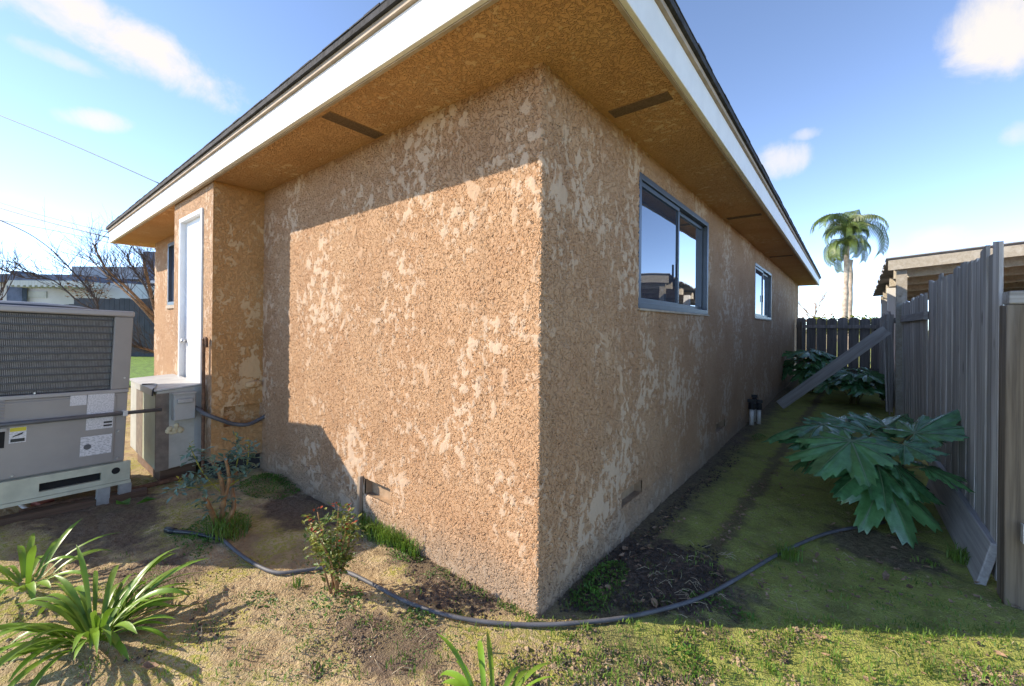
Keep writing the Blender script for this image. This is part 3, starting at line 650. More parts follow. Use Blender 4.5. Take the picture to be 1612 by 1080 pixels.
for k, (yy, lx, ly) in enumerate(((yB - .25, .0, .10), (yB + .02, .02, -.12))):
    o = picket(fence, FX - .13 - lx, yy, .13, 1.55, lean=-.03, tilt=ly)
back = thing('wooden_fence', 'dark dog-eared board fence closing the far end of the yard', 'fence', (0, 0, 0))
nb = 8
for k in range(nb):
    x = .05 + (k + .5) * (FX - .05) / nb
    picket(back, x, FY1 + .03, (FX - .05) / nb - .011, 1.69 + U(-.015, .015), along='x', ear=.045, mat_='dark_wood')
MB().box(.05, FX, FY1 - .03, FY1 + .015, 1.45, 1.54).build('rail', 'dark_wood', back); MB().box(.05, FX, FY1 - .03, FY1 + .015, .35, .44).build('rail', 'dark_wood', back)
MB().box(.10, .19, FY1 - .12, FY1 - .031, -.1, 1.62).build('post', 'brown_wood', back)
# brown return fence at the right edge
ret = thing('wooden_fence', 'brown post and boards of the fence return at the right edge', 'fence', (0, 0, 0))
px_ = FX + .075
MB().box(FX - .022, FX + .15, FY0 - .03, FY0 + .11, -.05, 1.585).build('post', 'brown_wood', ret, bevel=.006)
for k in range(6): picket(ret, FX + .23 + k * .145, FY0 + .13, .14, 1.56 + U(-.02, .02), along='x', mat_='brown_wood', z0=.06)
MB().box(FX - .015, FX + 1.1, FY0 - .04, FY0 + .09, 1.587, 1.655).build('top_rail', 'grey_wood_x', ret, bevel=.005)
MB().hexa([(FX + .03, FY0 - .085, .36), (FX + .8, FY0 - .085, -.10), (FX + .8, FY0 - .045, -.10), (FX + .03, FY0 - .045, .36), (FX + .03, FY0 - .085, .455), (FX + .8, FY0 - .085, -.02), (FX + .8, FY0 - .045, -.02), (FX + .03, FY0 - .045, .455)]).build('diagonal_brace', 'grey_wood_x', ret)
# loose boards
def plank(name, A_, B_, wd, th, up, mat_, label):
    A_, B_ = Vector(A_), Vector(B_); d = (B_ - A_).normalized(); u = Vector(up); u = (u - d * u.dot(d)).normalized(); n = d.cross(u)
    mtx = Matrix((( *n, 0), (*d, 0), (*u, 0), (0, 0, 0, 1))).transposed(); mtx.translation = A_
    ln = (B_ - A_).length
    o = MB().box(-th / 2, th / 2, 0, ln, -wd / 2, wd / 2).build(name, mat_, None, bevel=.006); o.matrix_world = mtx
    return tag(o, label, 'plank')
foot = G(1228, 640); foot = Vector((.22, foot.y, .03)); foot = G(1228, 638, .05)
plank('brace_plank', foot, D(1396, 519, (Vector((FX - .16, 7.2, 0)) - CAM).dot(FWD)), .17, .04, (0, 0, 1), 'grey_wood_y', 'long grey plank propped diagonally from ground against leaning fence')
A_ = G(1562, 905, .06); plank('kick_board', A_ + Vector((-.02, -.02, .05)), Vector((FX - .07, 3.6, .14)), .27, .04, (.22, 0, 1), 'grey_wood_y', 'wide grey board leaning along the foot of the grey fence')
# ------------------------------------------------------------------ leaves and plants
def strap(plant, base, az, el, ln, wd, bend, mat_='strap_leaf', twist=0.0):
    b = MB(); n = 11; p = Vector(base); side = Vector((-math.sin(az), math.cos(az), 0)); rows_ = []
    for k in range(n + 1):
        q = k / n; e_ = el - bend * q ** 1.5; d = Vector((math.cos(az) * math.cos(e_), math.sin(az) * math.cos(e_), math.sin(e_)))
        nr = side.cross(d) * -1
        ws = wd * (.55 + .9 * q) * (1 if q < .6 else max(.03, 1 - ((q - .6) / .4) ** 1.7)) * .75
        s2 = (side + nr * math.sin(twist * q)).normalized(); pp = p.copy(); pp.z = max(pp.z, .018)
        rows_.append((pp + s2 * ws * .5 + nr * ws * .16, pp, pp - s2 * ws * .5 + nr * ws * .16)); p = p + d * (ln / n)
    i0 = len(b.v)
    for r_ in rows_: b.v += [tuple(x) for x in r_]
    for k in range(n):
        a = i0 + 3 * k; b.f += [(a, a + 1, a + 4, a + 3), (a + 1, a + 2, a + 5, a + 4)]; b.m += [0, 0]
    return b.build('leaf', mat_, plant, True)
def agapanthus(px, py, n, lmin, lmax, label, seed):
    random.seed(seed); c0 = GG(px, py); pl = thing('strap_leaf_plant', label, 'plant', (0, 0, 0), 'strap-leaved clumps on the sunny soil')
    for k in range(n):
        az = k * 2.39996 + U(-.3, .3); q = k / n
        strap(pl, c0 + Vector((math.cos(az) * U(.01, .09), math.sin(az) * U(.01, .09), 0)), az, U(.35, .85) + .45 * (1 - q), U(lmin, lmax), U(.024, .040), U(.8, 2.1), twist=U(-.6, .6))
    return pl
agapanthus(150, 1005, 84, .26, .46, 'large clump of green strap leaves at the lower left on bare soil', 3)
agapanthus(40, 925, 24, .26, .44, 'smaller strap-leaved clump behind the large one at the left edge', 5)
agapanthus(775, 1140, 22, .20, .33, 'strap-leaved clump cut off by the bottom edge below the house corner', 9)
def lobed_mesh(seed):
    rnd = random.Random(seed); b = MB(); bend = rnd.uniform(.02, .28); sd = rnd.uniform(.15, .45); lobes = []
    for a, ln in ((-140, .34), (-104, .56), (-68, .76), (-34, .94), (0, 1.06), (34, .94), (68, .76), (104, .56), (140, .34)):
        lobes.append((math.radians(a + rnd.uniform(-4, 4)), ln * rnd.uniform(.9, 1.07), rnd.uniform(-.06, .06)))
    na = 12; fr = (0.0, .2, .4, .6, .78, .9, 1.0); cols_ = []
    for k, (th, ln, lift) in enumerate(lobes):
        lo = (th + lobes[k - 1][0]) / 2 if k else th - .32; hi = (th + lobes[k + 1][0]) / 2 if k < 8 else th + .32
        lp_ = (ln + lobes[k - 1][1]) / 2 if k else ln * .8; hn_ = (ln + lobes[k + 1][1]) / 2 if k < 8 else ln * .8
        for q in range(na):
            u = q / na * 2 - 1; a = th + (u * (th - lo) if u < 0 else u * (hi - th)); t_ = abs(u); sin_ = .60 * (lp_ if u < 0 else hn_)
            r_ = sin_ + (ln - sin_) * (1 - t_) ** .9 + (.07 if q in (4, 8) else (.06 if q in (2, 10) else (-.03 if q in (3, 5, 7, 9) else 0))) * ln
            cols_.append((a, r_, 1 - t_, lift))
    cols_.append((lobes[-1][0] + .32, .3, 0, 0))
    for (a, r_, pk, lift) in cols_:
        for f in fr:
            rr = r_ * f; x, y = math.sin(a) * rr, math.cos(a) * rr
            b.v.append((x, y, .10 * rr * (pk ** 1.5 - .5) + lift * rr - bend * rr * rr * (1 if abs(a) < 1.3 else .6) - sd * x * x * .5 + .012 * math.sin(rr * 30 + a * 5) * f))
    m_ = len(fr)
    for i in range(len(cols_) - 1):
        for q in range(m_ - 1):
            b.f.append((i * m_ + q, i * m_ + q + 1, (i + 1) * m_ + q + 1, (i + 1) * m_ + q)); b.m.append(0)
    for k, (th, ln, lift) in enumerate(lobes):
        i = k * na + na // 2; pv = Vector((math.cos(th), -math.sin(th), 0)); up = Vector((0, 0, .007))
        for q in range(m_ - 1):
            c0_, c1_ = Vector(b.v[i * m_ + q]), Vector(b.v[i * m_ + q + 1]); w0 = .012 * (1 - fr[q]) + .0015; w1 = .012 * (1 - fr[q + 1]) + .0015
            b.quad(c0_ - pv * w0 + up, c0_ + pv * w0 + up, c1_ + pv * w1 + up, c1_ - pv * w1 + up, 1)
    return b.mesh('lobed_leaf', ['lobed_leaf', 'lobed_vein'], True)
LM = [lobed_mesh(k) for k in range(5)]
def place_leaf(plant, base, J, T, scale=None, hint=(0, 0, 1), k=0):
    J, T = Vector(J), Vector(T); d = (T - J); s_ = scale or d.length; d.normalize(); hn = Vector(hint)
    x = d.cross(hn); x = x.normalized() if x.length > .05 else Vector((1, 0, 0)); z = x.cross(d)
    mt_ = Matrix(((x.x * s_, d.x * s_, z.x * s_, J.x), (x.y * s_, d.y * s_, z.y * s_, J.y), (x.z * s_, d.z * s_, z.z * s_, J.z), (0, 0, 0, 1)))
    link('leaf', LM[k % 5], plant, 0, mt_)
    b = Vector(base); mid_ = (b + J) / 2 + Vector((0, 0, .10 * (J - b).length)) - d * .05
    MB().tube(smoothpath([b, mid_, J], 4), [.011] * 5 + [.008] * 4, 6).build('stem', 'petiole', plant, True)
def lobed_plant(base, n, rad, ht, lmin, lmax, label, seed, explicit=()):
    random.seed(seed); pl = thing('lobed_leaf_plant', label, 'plant', (0, 0, 0), 'lobed-leaf plants in the side yard'); base = Vector(base)
    for i, (jx, jy, jd, tx, ty, td) in enumerate(explicit):
        place_leaf(pl, base + Vector((U(-.06, .06), U(-.06, .06), 0)), D(jx, jy, jd), D(tx, ty, td), None, (U(-.4, .4), U(-1.0, -.5) if i in (0, 1, 7) else U(-.25, .3), 1), i)
    for i in range(n):
        az = i * 2.39996 + U(-.4, .4); q = (i + .5) / n; rr = rad * math.sqrt(q) * U(.55, .8); z_ = ht * (1 - .5 * q) * U(.85, 1.0)
        J = base + Vector((math.cos(az) * rr, math.sin(az) * rr, z_)); ln = U(lmin, lmax); e_ = U(-.75, .1) * (.4 + .7 * q)
        T_ = J + Vector((math.cos(az) * math.cos(e_), math.sin(az) * math.cos(e_), math.sin(e_))) * ln
        if T_.x > FX - .06: T_.x = FX - .06
        if J.x > FX - .1: J.x = FX - .1
        place_leaf(pl, base + Vector((U(-.07, .07), U(-.07, .07), 0)), J, T_, ln, (U(-.4, .4), U(-.5, .3), 1), i)
    return pl
nb_ = GG(1352, 778)
lobed_plant(nb_, 2, .40, .40, .24, .30, 'large dark green lobed-leaf plant spreading beside the grey fence in the foreground', 11,
    [(1388, 752, 3.05, 1449, 860, 2.72), (1340, 694, 3.1, 1284, 742, 2.9), (1296, 668, 3.5, 1208, 676, 3.5), (1335, 668, 3.6, 1292, 647, 3.9), (1440, 682, 3.2, 1514, 645, 3.2), (1456, 736, 2.95, 1526, 748, 2.9),
     (1424, 700, 3.1, 1470, 722, 2.85), (1380, 730, 3.1, 1325, 765, 2.95), (1290, 690, 3.4, 1240, 706, 3.3), (1395, 672, 3.5, 1430, 655, 3.75), (1352, 690, 3.3, 1375, 715, 3.0), (1405, 728, 3.05, 1486, 790, 2.85), (1320, 700, 3.3, 1268, 722, 3.1), (1310, 672, 3.7, 1262, 655, 3.9), (1370, 680, 3.4, 1345, 655, 3.7)])
p = G(1345, 637); lobed_plant((p.x, p.y, .02), 17, .72, .70, .36, .46, 'mid-yard lobed-leaf plant under the leaning plank near the fence', 12)
p = G(1272, 617); lobed_plant((.55, p.y, .02), 17, .75, 1.0, .36, .48, 'taller lobed-leaf plant beside the far end of the stucco wall', 13)
def leafy(mbs, p, d, s_, mi=0, fold=.25):
    d = Vector(d).normalized(); x = d.cross(Vector((U(-.3, .3), U(-.3, .3), 1))).normalized(); z = x.cross(d); p = Vector(p)
    a, m1, m2, t_ = p, p + d * s_ * .5 + x * s_ * .28 + z * s_ * fold * .4, p + d * s_ * .5 - x * s_ * .28 + z * s_ * fold * .4, p + d * s_
    c_ = p + d * s_ * .5
    mbs.tri(a, m1, c_, mi).tri(m1, t_, c_, mi).tri(a, c_, m2, mi).tri(c_, t_, m2, mi)
def rdir(up=.2):
    a = U(0, 6.283); z = U(-.6 + up, .8 + up); return Vector((math.cos(a), math.sin(a), z)).normalized()
# pruned rose beside the closet
random.seed(21); rz = thing('rose_shrub', 'pruned rose with thick tan canes and blue-green leaves by the closet', 'shrub', (0, 0, 0)); b0 = GG(346, 832, -.02); s_ = 2.95
canes = [[(346, 832, 2.95), (352, 790, 2.93), (347, 750, 2.9), (335, 728, 2.9)], [(344, 832, 2.95), (330, 800, 2.85), (322, 782, 2.8)], [(350, 832, 2.95), (368, 800, 2.95), (365, 765, 3.0), (372, 742, 3.0)], [(348, 800, 2.93), (360, 760, 2.92), (358, 735, 2.9), (352, 715, 2.9)], [(352, 770, 2.93), (385, 745, 3.0), (392, 700, 3.05)], [(348, 775, 2.92), (320, 745, 2.85), (300, 705, 2.82)], [(346, 760, 2.9), (305, 768, 2.75), (282, 762, 2.7)], [(362, 765, 3.0), (375, 720, 3.0), (372, 690, 3.0)]]
fl = MB(); sh = MB()
for k, c_ in enumerate(canes):
    pts = smoothpath([D(*q) for q in c_], 4); n = len(pts); r0_ = (.020, .020, .017, .014, .006, .005, .005, .005)[k]
    MB().tube(pts, [r0_ * (1 - .45 * i / n) for i in range(n)], 7).build('cane', 'rose_cane' if k < 4 else 'rose_shoot', rz, True)
    for q in range(24 if k > 2 else 10):
        pp = pts[int(U(.4, 1) * (n - 1))] + rdir() * U(.0, .05); d_ = rdir(.0)
        for j in range(3): leafy(fl, pp + d_ * .03 * j, rdir(-.1) * .6 + d_, U(.036, .06))
    if k > 3:
        e_ = pts[-1]
        for j in range(4): leafy(sh, e_ + Vector((0, 0, .01 * j)), rdir(.7), U(.02, .035))
fl.build('foliage', 'rose_leaf_blue', rz)['kind'] = 'stuff'; sh.build('new_shoots', 'rose_shoot', rz)['kind'] = 'stuff'
# young rose with red tips
random.seed(22); r2 = thing('rose_shrub', 'small yellow-green rose bush with red leaf tips beside the hose', 'shrub', (0, 0, 0)); b0 = GG(527, 935, -.02)
fy_ = MB(); fr_ = MB()
for k in range(9):
    az = U(0, 6.28); top = b0 + Vector((math.cos(az) * U(.03, .17), math.sin(az) * U(.03, .17), U(.28, .50)))
    pts = smoothpath([b0 + Vector((U(-.02, .02), U(-.02, .02), 0)), (b0 + top) / 2 + Vector((U(-.03, .03), U(-.03, .03), .03)), top], 5); n = len(pts)
    MB().tube(pts, [.006 * (1 - .6 * i / n) for i in range(n)], 6).build('cane', 'rose_cane', r2, True)
    for q in range(85):
        f_ = U(.38, 1); pp = pts[int(f_ * (n - 1))] + rdir() * U(0, .075); leafy(fy_, pp, rdir(.1), U(.024, .042), 0 if R() < .55 else 1)
    for q in range(4): leafy(fr_, top + rdir(.5) * .02, rdir(.6), U(.018, .03))
fy_.build('foliage', ['rose_leaf_yellow', 'rose_leaf_green'], r2)['kind'] = 'stuff'; fr_.build('red_tips', 'rose_red', r2)['kind'] = 'stuff'
# ground cover, grass tufts, litter, crumbs
random.seed(31)
gc = MB()
def weeds(px, py, n, rx, ry, hmax, s0=.012, s1=.024):
    c_ = G(px, py)
    for k in range(n):
        a = U(0, 6.28); r_ = math.sqrt(R()); x, y = c_.x + rx * r_ * math.cos(a), c_.y + ry * r_ * math.sin(a)
        if x < 0 and y > -.02: y = -.02 - U(0, .05)
        hh_ = hmax * (1 - r_ * r_) * U(.2, 1); leafy(gc, (x, y, gh(x, y) + .004 + hh_), rdir(.2), U(s0, s1))
weeds(425, 765, 1500, .36, .22, .09); weeds(345, 832, 700, .24, .2, .07); weeds(300, 856, 260, .3, .08, .02); weeds(955, 915, 420, .10, .2, .07); weeds(925, 945, 200, .1, .1, .05); weeds(640, 870, 260, .16, .1, .03)
weeds(530, 945, 260, .16, .12, .04); weeds(660, 975, 120, .10, .07, .03); weeds(410, 945, 90, .1, .07, .02); weeds(1130, 955, 150, .18, .06, .02); weeds(1085, 1040, 120, .1, .08, .025); weeds(1195, 690, 200, .08, .2, .05)
for k in range(110): weeds(U(300, 1600) if k % 2 else U(150, 800), U(880, 1070), int(U(8, 50)), U(.03, .12), U(.03, .09), .015, .006, .014)
tag(gc.build('ground_cover', 'chickweed'), 'low bright green weeds growing in patches on the soil', 'weeds', kind='stuff')
gr = MB()
def tuft(px, py, n, rx, ry, h0, h1):
    c_ = G(px, py)
    for k in range(n):
        a = U(0, 6.28); r_ = math.sqrt(R()); x, y = c_.x + rx * r_ * math.cos(a), c_.y + ry * r_ * math.sin(a)
        if x < 0 and y > -.02: y = -.02 - U(0, .05)
        p_ = Vector((x, y, gh(x, y) + .01)); az = U(0, 6.28); h_ = U(h0, h1); d_ = Vector((math.cos(az), math.sin(az), 0)); s2 = Vector((-d_.y, d_.x, 0)) * U(.0015, .003)
        q = p_ + d_ * h_ * .2 + Vector((0, 0, h_ * .65)); e_ = p_ + d_ * h_ * U(.4, .8) + Vector((0, 0, h_ * U(.7, 1)))
        gr.quad(p_ - s2, p_ + s2, q + s2 * .8, q - s2 * .8).tri(q - s2 * .8, q + s2 * .8, e_)
tuft(605, 845, 420, .26, .10, .06, .16); tuft(640, 860, 200, .2, .08, .05, .12); tuft(1243, 880, 90, .07, .05, .06, .13); tuft(1512, 885, 110, .06, .06, .05, .11); tuft(355, 840, 260, .2, .12, .06, .16); tuft(470, 925, 30, .03, .03, .03, .07)
for k in range(520): tuft(U(860, 1610), U(985, 1080) if k % 4 else U(880, 1000), int(U(3, 14)), U(.02, .07), U(.02, .06), .008, .03)
for k in range(160): tuft(U(0, 1000), U(880, 1080), int(U(3, 9)), U(.02, .05), U(.02, .05), .012, .035)
tag(gr.build('grass_tufts', 'grass_blade'), 'scattered tufts of thin green grass on the soil', 'grass', kind='stuff')
lit = MB()
def litter(px, py, s_):
    p_ = G(px, py); x, y = p_.x, p_.y
    if x < .03 and y > -.02: return
    p_.z = gh(x, y) + .010 + s_ * .1; a = U(0, 6.28); d_ = Vector((math.cos(a), math.sin(a), U(-.1, .25))); x_ = Vector((-d_.y, d_.x, U(-.3, .3))); n_ = Vector((0, 0, 1))
    ps = []
    for k in range(7):
        an = k * 6.283 / 7; r_ = s_ * U(.55, 1.0) * (1.25 if k in (0, 3) else .8); q = p_ + d_ * math.cos(an) * r_ + x_ * math.sin(an) * r_ * .75; q.z += U(0, s_ * .55); ps.append(q)
    for k in range(7): lit.tri(p_, ps[k], ps[(k + 1) % 7])
for k in range(120): q = R(); litter(1128 + (1225 - 1128) * q + U(-14, 14), 862 - 130 * q + U(-8, 8), U(.006, .02))
for k in range(130):
    q = U(0, 1) ** 1.5; litter(905 + q * 260 + U(0, 60) * (1 - q * .7), 935 - q * 250 + U(-5, 25), U(.008, .024))
for k in range(160): litter(U(870, 1612), U(860, 1075), U(.006, .020))
for k in range(130): litter(U(1130, 1580), U(760, 960), U(.008, .026))
for k in range(90): litter(U(0, 860), U(870, 1075), U(.005, .014))
for px, py, s_ in ((1164, 838, .035), (1395, 910, .04), (1432, 928, .035), (1350, 945, .03), (1030, 955, .03), (1010, 955, .025), (235, 1062, .05), (40, 833, .02), (985, 870, .04), (1290, 1010, .03)): litter(px, py, s_)
tag(lit.build('leaf_litter', 'dead_leaf'), 'brown dead leaves scattered over the soil', 'dead leaves', kind='stuff')
stw = MB()
for k in range(150):
    px, py = (U(1020, 1160), U(860, 960)) if k < 60 else (U(0, 1600), U(870, 1075)); p_ = G(px, py); a = U(0, 6.28); ln = U(.02, .09); d_ = Vector((math.cos(a), math.sin(a), 0)) * ln; p_.z = gh(p_.x, p_.y) + .010
    if p_.x < .03 and p_.y > -.1: continue
    stw.tube([p_, p_ + d_ * .5 + Vector((U(-.01, .01), U(-.01, .01), U(0, .02))), p_ + d_], .0013, 4)
tag(stw.build('straw_bits', 'straw'), 'thin dry stalks scattered on the soil', 'straw', kind='stuff')
cr_ = MB()
def crumb(x, y, s_, mi):
    if x < .01 and y > -.01: return
    p_ = Vector((x, y, gh(x, y) + .002)); k = [Vector((U(.5, 1.1), 0, 0)), Vector((0, U(.5, 1.1), 0)), Vector((-U(.5, 1.1), 0, 0)), Vector((0, -U(.5, 1.1), 0))]; a = U(0, 1.5); ro = Matrix.Rotation(a, 3, 'Z')
    k = [p_ + ro @ q * s_ for q in k]; t_ = p_ + Vector((U(-.4, .4), U(-.4, .4), U(.4, .9))) * s_
    for j in range(4): cr_.tri(k[j], k[(j + 1) % 4], t_, mi)
for k in range(26000):
    px, py = U(0, 1612), 850 + 240 * math.sqrt(R()); p_ = G(px, py)
    if p_.x > .1 and py < 990: continue
    if mnoise.noise((p_.x * 2.6, p_.y * 2.6, 5.0)) + .5 * mnoise.noise((p_.x * 9, p_.y * 9, 2.0)) < (.12 if px < 900 else .10) + U(-.1, .1): continue
    crumb(p_.x, p_.y, U(.0025, .008) * (2.2 if R() < .06 else 1), 0 if R() < .7 else 1)
for k in range(2600):
    q = R(); px, py = (U(880, 1130), U(860, 965)) if q < .5 else ((U(640, 850), U(880, 970)) if q < .75 else (905 + U(0, 1) * 260, 0))
    if py == 0: py = 935 - (px - 905) * .93 + U(0, 30)
    p_ = G(px, py); crumb(p_.x, p_.y, U(.004, .016), 1)
tag(cr_.build('soil_crumbs', ['soil_crumb', 'soil_dark']), 'crumbly clods of soil strewn over the ground', 'soil', kind='stuff')
for k, (px, py, a) in enumerate(((183, 799, .3), (213, 802, 1.2))):
    b_ = MB(); p_ = GG(px, py, .03); d_ = Vector((math.cos(a), math.sin(a), .15)); leafy(b_, p_, d_, .17 if k == 0 else .13, 0, .6)
    tag(b_.build('fallen_leaf', 'chickweed'), ('curled green fallen leaf by the timber edging', 'flat green fallen leaf right of the curled one')[k], 'leaf')
# ------------------------------------------------------------------ beyond the fence, right
random.seed(41)
pat = thing('patio_cover', 'neighbour lean-to patio cover with corrugated roof behind the grey fence', 'patio cover', (0, 0, 0))
d0 = 6.4
K0 = D(1412, 408, d0); ex = Vector((1, 0, 0)); 
PX0, PY0, PZ = K0.x, K0.y, K0.z
nr = 30
for k in range(14):                            # corrugated sheets falling away from the near edge
    a, c_ = k * .32, (k + 1) * .32; b_ = MB(); n = 8
    rows_ = []
    for j in range(n + 1):
        y_ = PY0 + a + (c_ - a) * j / n; wv = .018 * math.cos(j / n * 4 * math.pi)
        rows_.append(((PX0 - .12 + U(-.02, .02), y_, PZ - .065 * (y_ - PY0) + wv), (PX0 + 5.5, y_, PZ + .42 - .065 * (y_ - PY0) + wv)))
    for j in range(n):
        (a0, a1), (b0_, b1) = rows_[j], rows_[j + 1]
        b_.hexa([a0, a1, b1, b0_, *[(q[0], q[1], q[2] + .012) for q in (a0, a1, b1, b0_)]])
    b_.build('roof_sheet', 'roof_grey', pat)
bm_ = MB(); bm_.hexa([(PX0 - .1, PY0 - .04, PZ - .17), (PX0 + 5.5, PY0 - .04, PZ + .25), (PX0 + 5.5, PY0, PZ + .25), (PX0 - .1, PY0, PZ - .17), (PX0 - .1, PY0 - .04, PZ - .02), (PX0 + 5.5, PY0 - .04, PZ + .4), (PX0 + 5.5, PY0, PZ + .4), (PX0 - .1, PY0, PZ - .02)])
bm_.build('edge_beam', 'pale_wood', pat)
for k in range(5): MB().hexa([(PX0 + .0, PY0 + .5 + k * .9, PZ - .22 - .065 * (.5 + k * .9)), (PX0 + 5.4, PY0 + .5 + k * .9, PZ + .19 - .065 * (.5 + k * .9)), (PX0 + 5.4, PY0 + .59 + k * .9, PZ + .19 - .065 * (.5 + k * .9)), (PX0, PY0 + .59 + k * .9, PZ - .22 - .065 * (.5 + k * .9)),
    (PX0 + .0, PY0 + .5 + k * .9, PZ - .05 - .065 * (.5 + k * .9)), (PX0 + 5.4, PY0 + .5 + k * .9, PZ + .36 - .065 * (.5 + k * .9)), (PX0 + 5.4, PY0 + .59 + k * .9, PZ + .36 - .065 * (.5 + k * .9)), (PX0, PY0 + .59 + k * .9, PZ - .05 - .065 * (.5 + k * .9))]).build('rafter', 'pale_wood', pat)
for k in range(3): MB().box(PX0 + .0, PX0 + .12, PY0 + .03 + k * 1.9, PY0 + .15 + k * 1.9, 0, PZ - .175 - .12 * k).build('post', 'pale_wood' if k == 0 else 'neighbour_white', pat)
nh = thing('neighbour_house', 'red-brown neighbour wall with white trim under the patio cover', 'house', (0, 0, 0))
MB().box(PX0 + 2.6, PX0 + 6, PY0 - 3, PY0 + 5, 0, PZ - .12).build('wall', 'red_wall', nh)
MB().box(PX0 + 2.55, PX0 + 2.598, PY0 - 1.5, PY0 + .5, 1.55, 2.15).build('window', 'glass_dark', nh); MB().box(PX0 + 2.5, PX0 + 2.598, PY0 - 2.2, PY0 + .6, 1.2, 1.55).build('trim', 'neighbour_white', nh)
# palm
random.seed(43); palm = thing('palm_tree', 'twin-trunk feathery palm rising beyond the far fence', 'palm tree', (0, 0, 0)); pdp = 22.0
fm_ = MB(); N = 18; L_ = 2.7; pts = []
for k in range(N + 1):
    q = k / N; e_ = 1.35 - 2.9 * q ** 1.2; pts.append(Vector((0, 0, 0)) if k == 0 else pts[-1] + Vector((math.cos(e_), 0, math.sin(e_))) * L_ / N)
fm_.tube(pts, [.03 * (1 - .8 * k / N) for k in range(N + 1)], 5)
for k in range(2, N + 1):
    for s_ in (-1, 1):
        for j in range(2):
            p_ = pts[k] + (pts[k] - pts[k - 1]) * .5 * j; ln = .62 * math.sin(min(1, (k / N) * 1.2 + .25) * math.pi * .75 + .3) + .12; d_ = (pts[k] - pts[k - 1]).normalized()
            e1 = p_ + Vector((0, s_ * ln * .5, -.04)) + d_ * ln * .35; e2 = e1 + Vector((0, s_ * ln * .12, -ln * .85)) + d_ * ln * .05; w0 = d_ * .03
            fm_.quad(p_ - w0, p_ + w0, e1 + w0, e1 - w0).tri(e1 - w0, e1 + w0, e2)
FM = fm_.mesh('frond', ['palm_leaf'])
tops = [(1337, 372, .0), (1342, 395, .5)]
for ti, (tx, ty, off) in enumerate(tops):
    top = D(tx - 3, ty + 14, pdp + off); bs = D(1327 + ti * 9, 560, pdp + off); bs.z = 0
    n = 14; MB().tube([bs.lerp(top, k / n) + Vector((U(-.02, .02), U(-.02, .02), 0)) for k in range(n + 1)], [.15 - .04 * k / n + U(-.015, .015) for k in range(n + 1)], 10).build('trunk', 'palm_trunk', palm, True)
    for k in range(34 if ti == 0 else 0):
        az = k * 2.39996 + ti; el = U(-.35, .75) if k % 3 else U(-.9, -.3); sc = U(.45, .9) * (1.0 if ti == 0 else .6)
        link('frond', FM, palm, 0, Matrix.Translation(top + Vector((0, 0, U(-.3, 1.0) if ti == 0 else 0))) @ Matrix.Rotation(az, 4, 'Z') @ Matrix.Rotation(-el + .1, 4, 'Y') @ Matrix.Scale(sc, 4))
    if ti == 0:
        link('frond', FM, palm, 0, Matrix.Translation(top + Vector((0, 0, .7))) @ Matrix.Rotation(math.atan2(RGT.y, RGT.x), 4, 'Z') @ Matrix.Rotation(.45, 4, 'Y') @ Matrix.Scale(1.15, 4))
# yellow-green bush top and bare tree beyond the far fence
def bush(c_, rx, rz_, n, mat_, name, label, s0, s1, cat='bush'):
    bt = thing(name, label, cat, (0, 0, 0)); f_ = MB(); c_ = Vector(c_)
    for k in range(n):
        d_ = rdir(.3); rr = (R() ** .35); q = c_ + Vector((d_.x * rx * rr, d_.y * rx * rr, d_.z * rz_ * rr)) ; leafy(f_, q, rdir(.2), U(s0, s1))
    f_.build('foliage', mat_, bt)['kind'] = 'stuff'
    MB().tube([(c_.x, c_.y, 0), c_], [.08, .03], 6).build('trunk', 'bark', bt)
    return bt
p = D(1330, 508, 17); bush((p.x, p.y, p.z - .35), 1.4, .75, 2600, 'bush_leaf', 'leafy_bush', 'yellow-green bush showing over the far fence below the palm', .09, .2)
def branch(mb, p, d, ln, r, depth, up=.15, spread=.6):
    pts = [Vector(p)]; dd = Vector(d).normalized(); n = 4
    for k in range(n):
        dd = (dd + Vector((U(-1, 1), U(-1, 1), U(-1, 1))) * .16 + Vector((0, 0, up * .25))).normalized(); pts.append(pts[-1] + dd * ln / n)
    mb.tube(pts, [r * (1 - .5 * k / n) for k in range(n + 1)], 5 if r > .01 else 4, 0, False)
    if depth > 0:
        for k in range(random.choice((2, 3, 3))):
            q = pts[random.randint(1, n)]; nd = (dd + Vector((U(-1, 1), U(-1, 1), U(-.6, 1))) * spread).normalized(); branch(mb, q, nd, ln * U(.5, .75), r * U(.45, .6), depth - 1, up, spread)
bt = thing('bare_tree', 'leafless pale tree behind the far fence left of the palm', 'tree', (0, 0, 0)); b_ = MB(); p = D(1282, 520, 24); p.z = 0
MB().tube([p, p + Vector((0, 0, 2.1))], [.13, .10], 7).build('trunk', 'twig_tan', bt, True)
for k in range(9): branch(b_, p + Vector((0, 0, 1.5 + .08 * k)), (U(-1, 1), U(-1, 1), U(.2, 1)), U(.8, 1.2), .035, 3)
b_.build('crown', 'twig_tan', bt)
# ------------------------------------------------------------------ beyond the yard, left
random.seed(51)
nl = thing('neighbour_house', 'low white neighbour house with scalloped awning far left', 'house', (0, 0, 0)); dl = 19.0
def bill(px0, px1, dep, z0, z1, thick, name, mat_, parent):
    a_, c_ = D(px0, HZ, dep), D(px1, HZ, dep); n_ = Vector((FWD.x, FWD.y, 0)) * thick; a_.z = c_.z = 0
    b_ = MB(); b_.hexa([(*a_.xy, z0), (*c_.xy, z0), (c_.x + n_.x, c_.y + n_.y, z0), (a_.x + n_.x, a_.y + n_.y, z0), (*a_.xy, z1), (*c_.xy, z1), (c_.x + n_.x, c_.y + n_.y, z1), (a_.x + n_.x, a_.y + n_.y, z1)])
    return b_.build(name, mat_, parent)
zz = lambda py, dep: H + (HZ - py) * dep / F
bill(-160, 205, dl, 0, zz(452, dl), 6, 'wall', 'neighbour_white', nl)
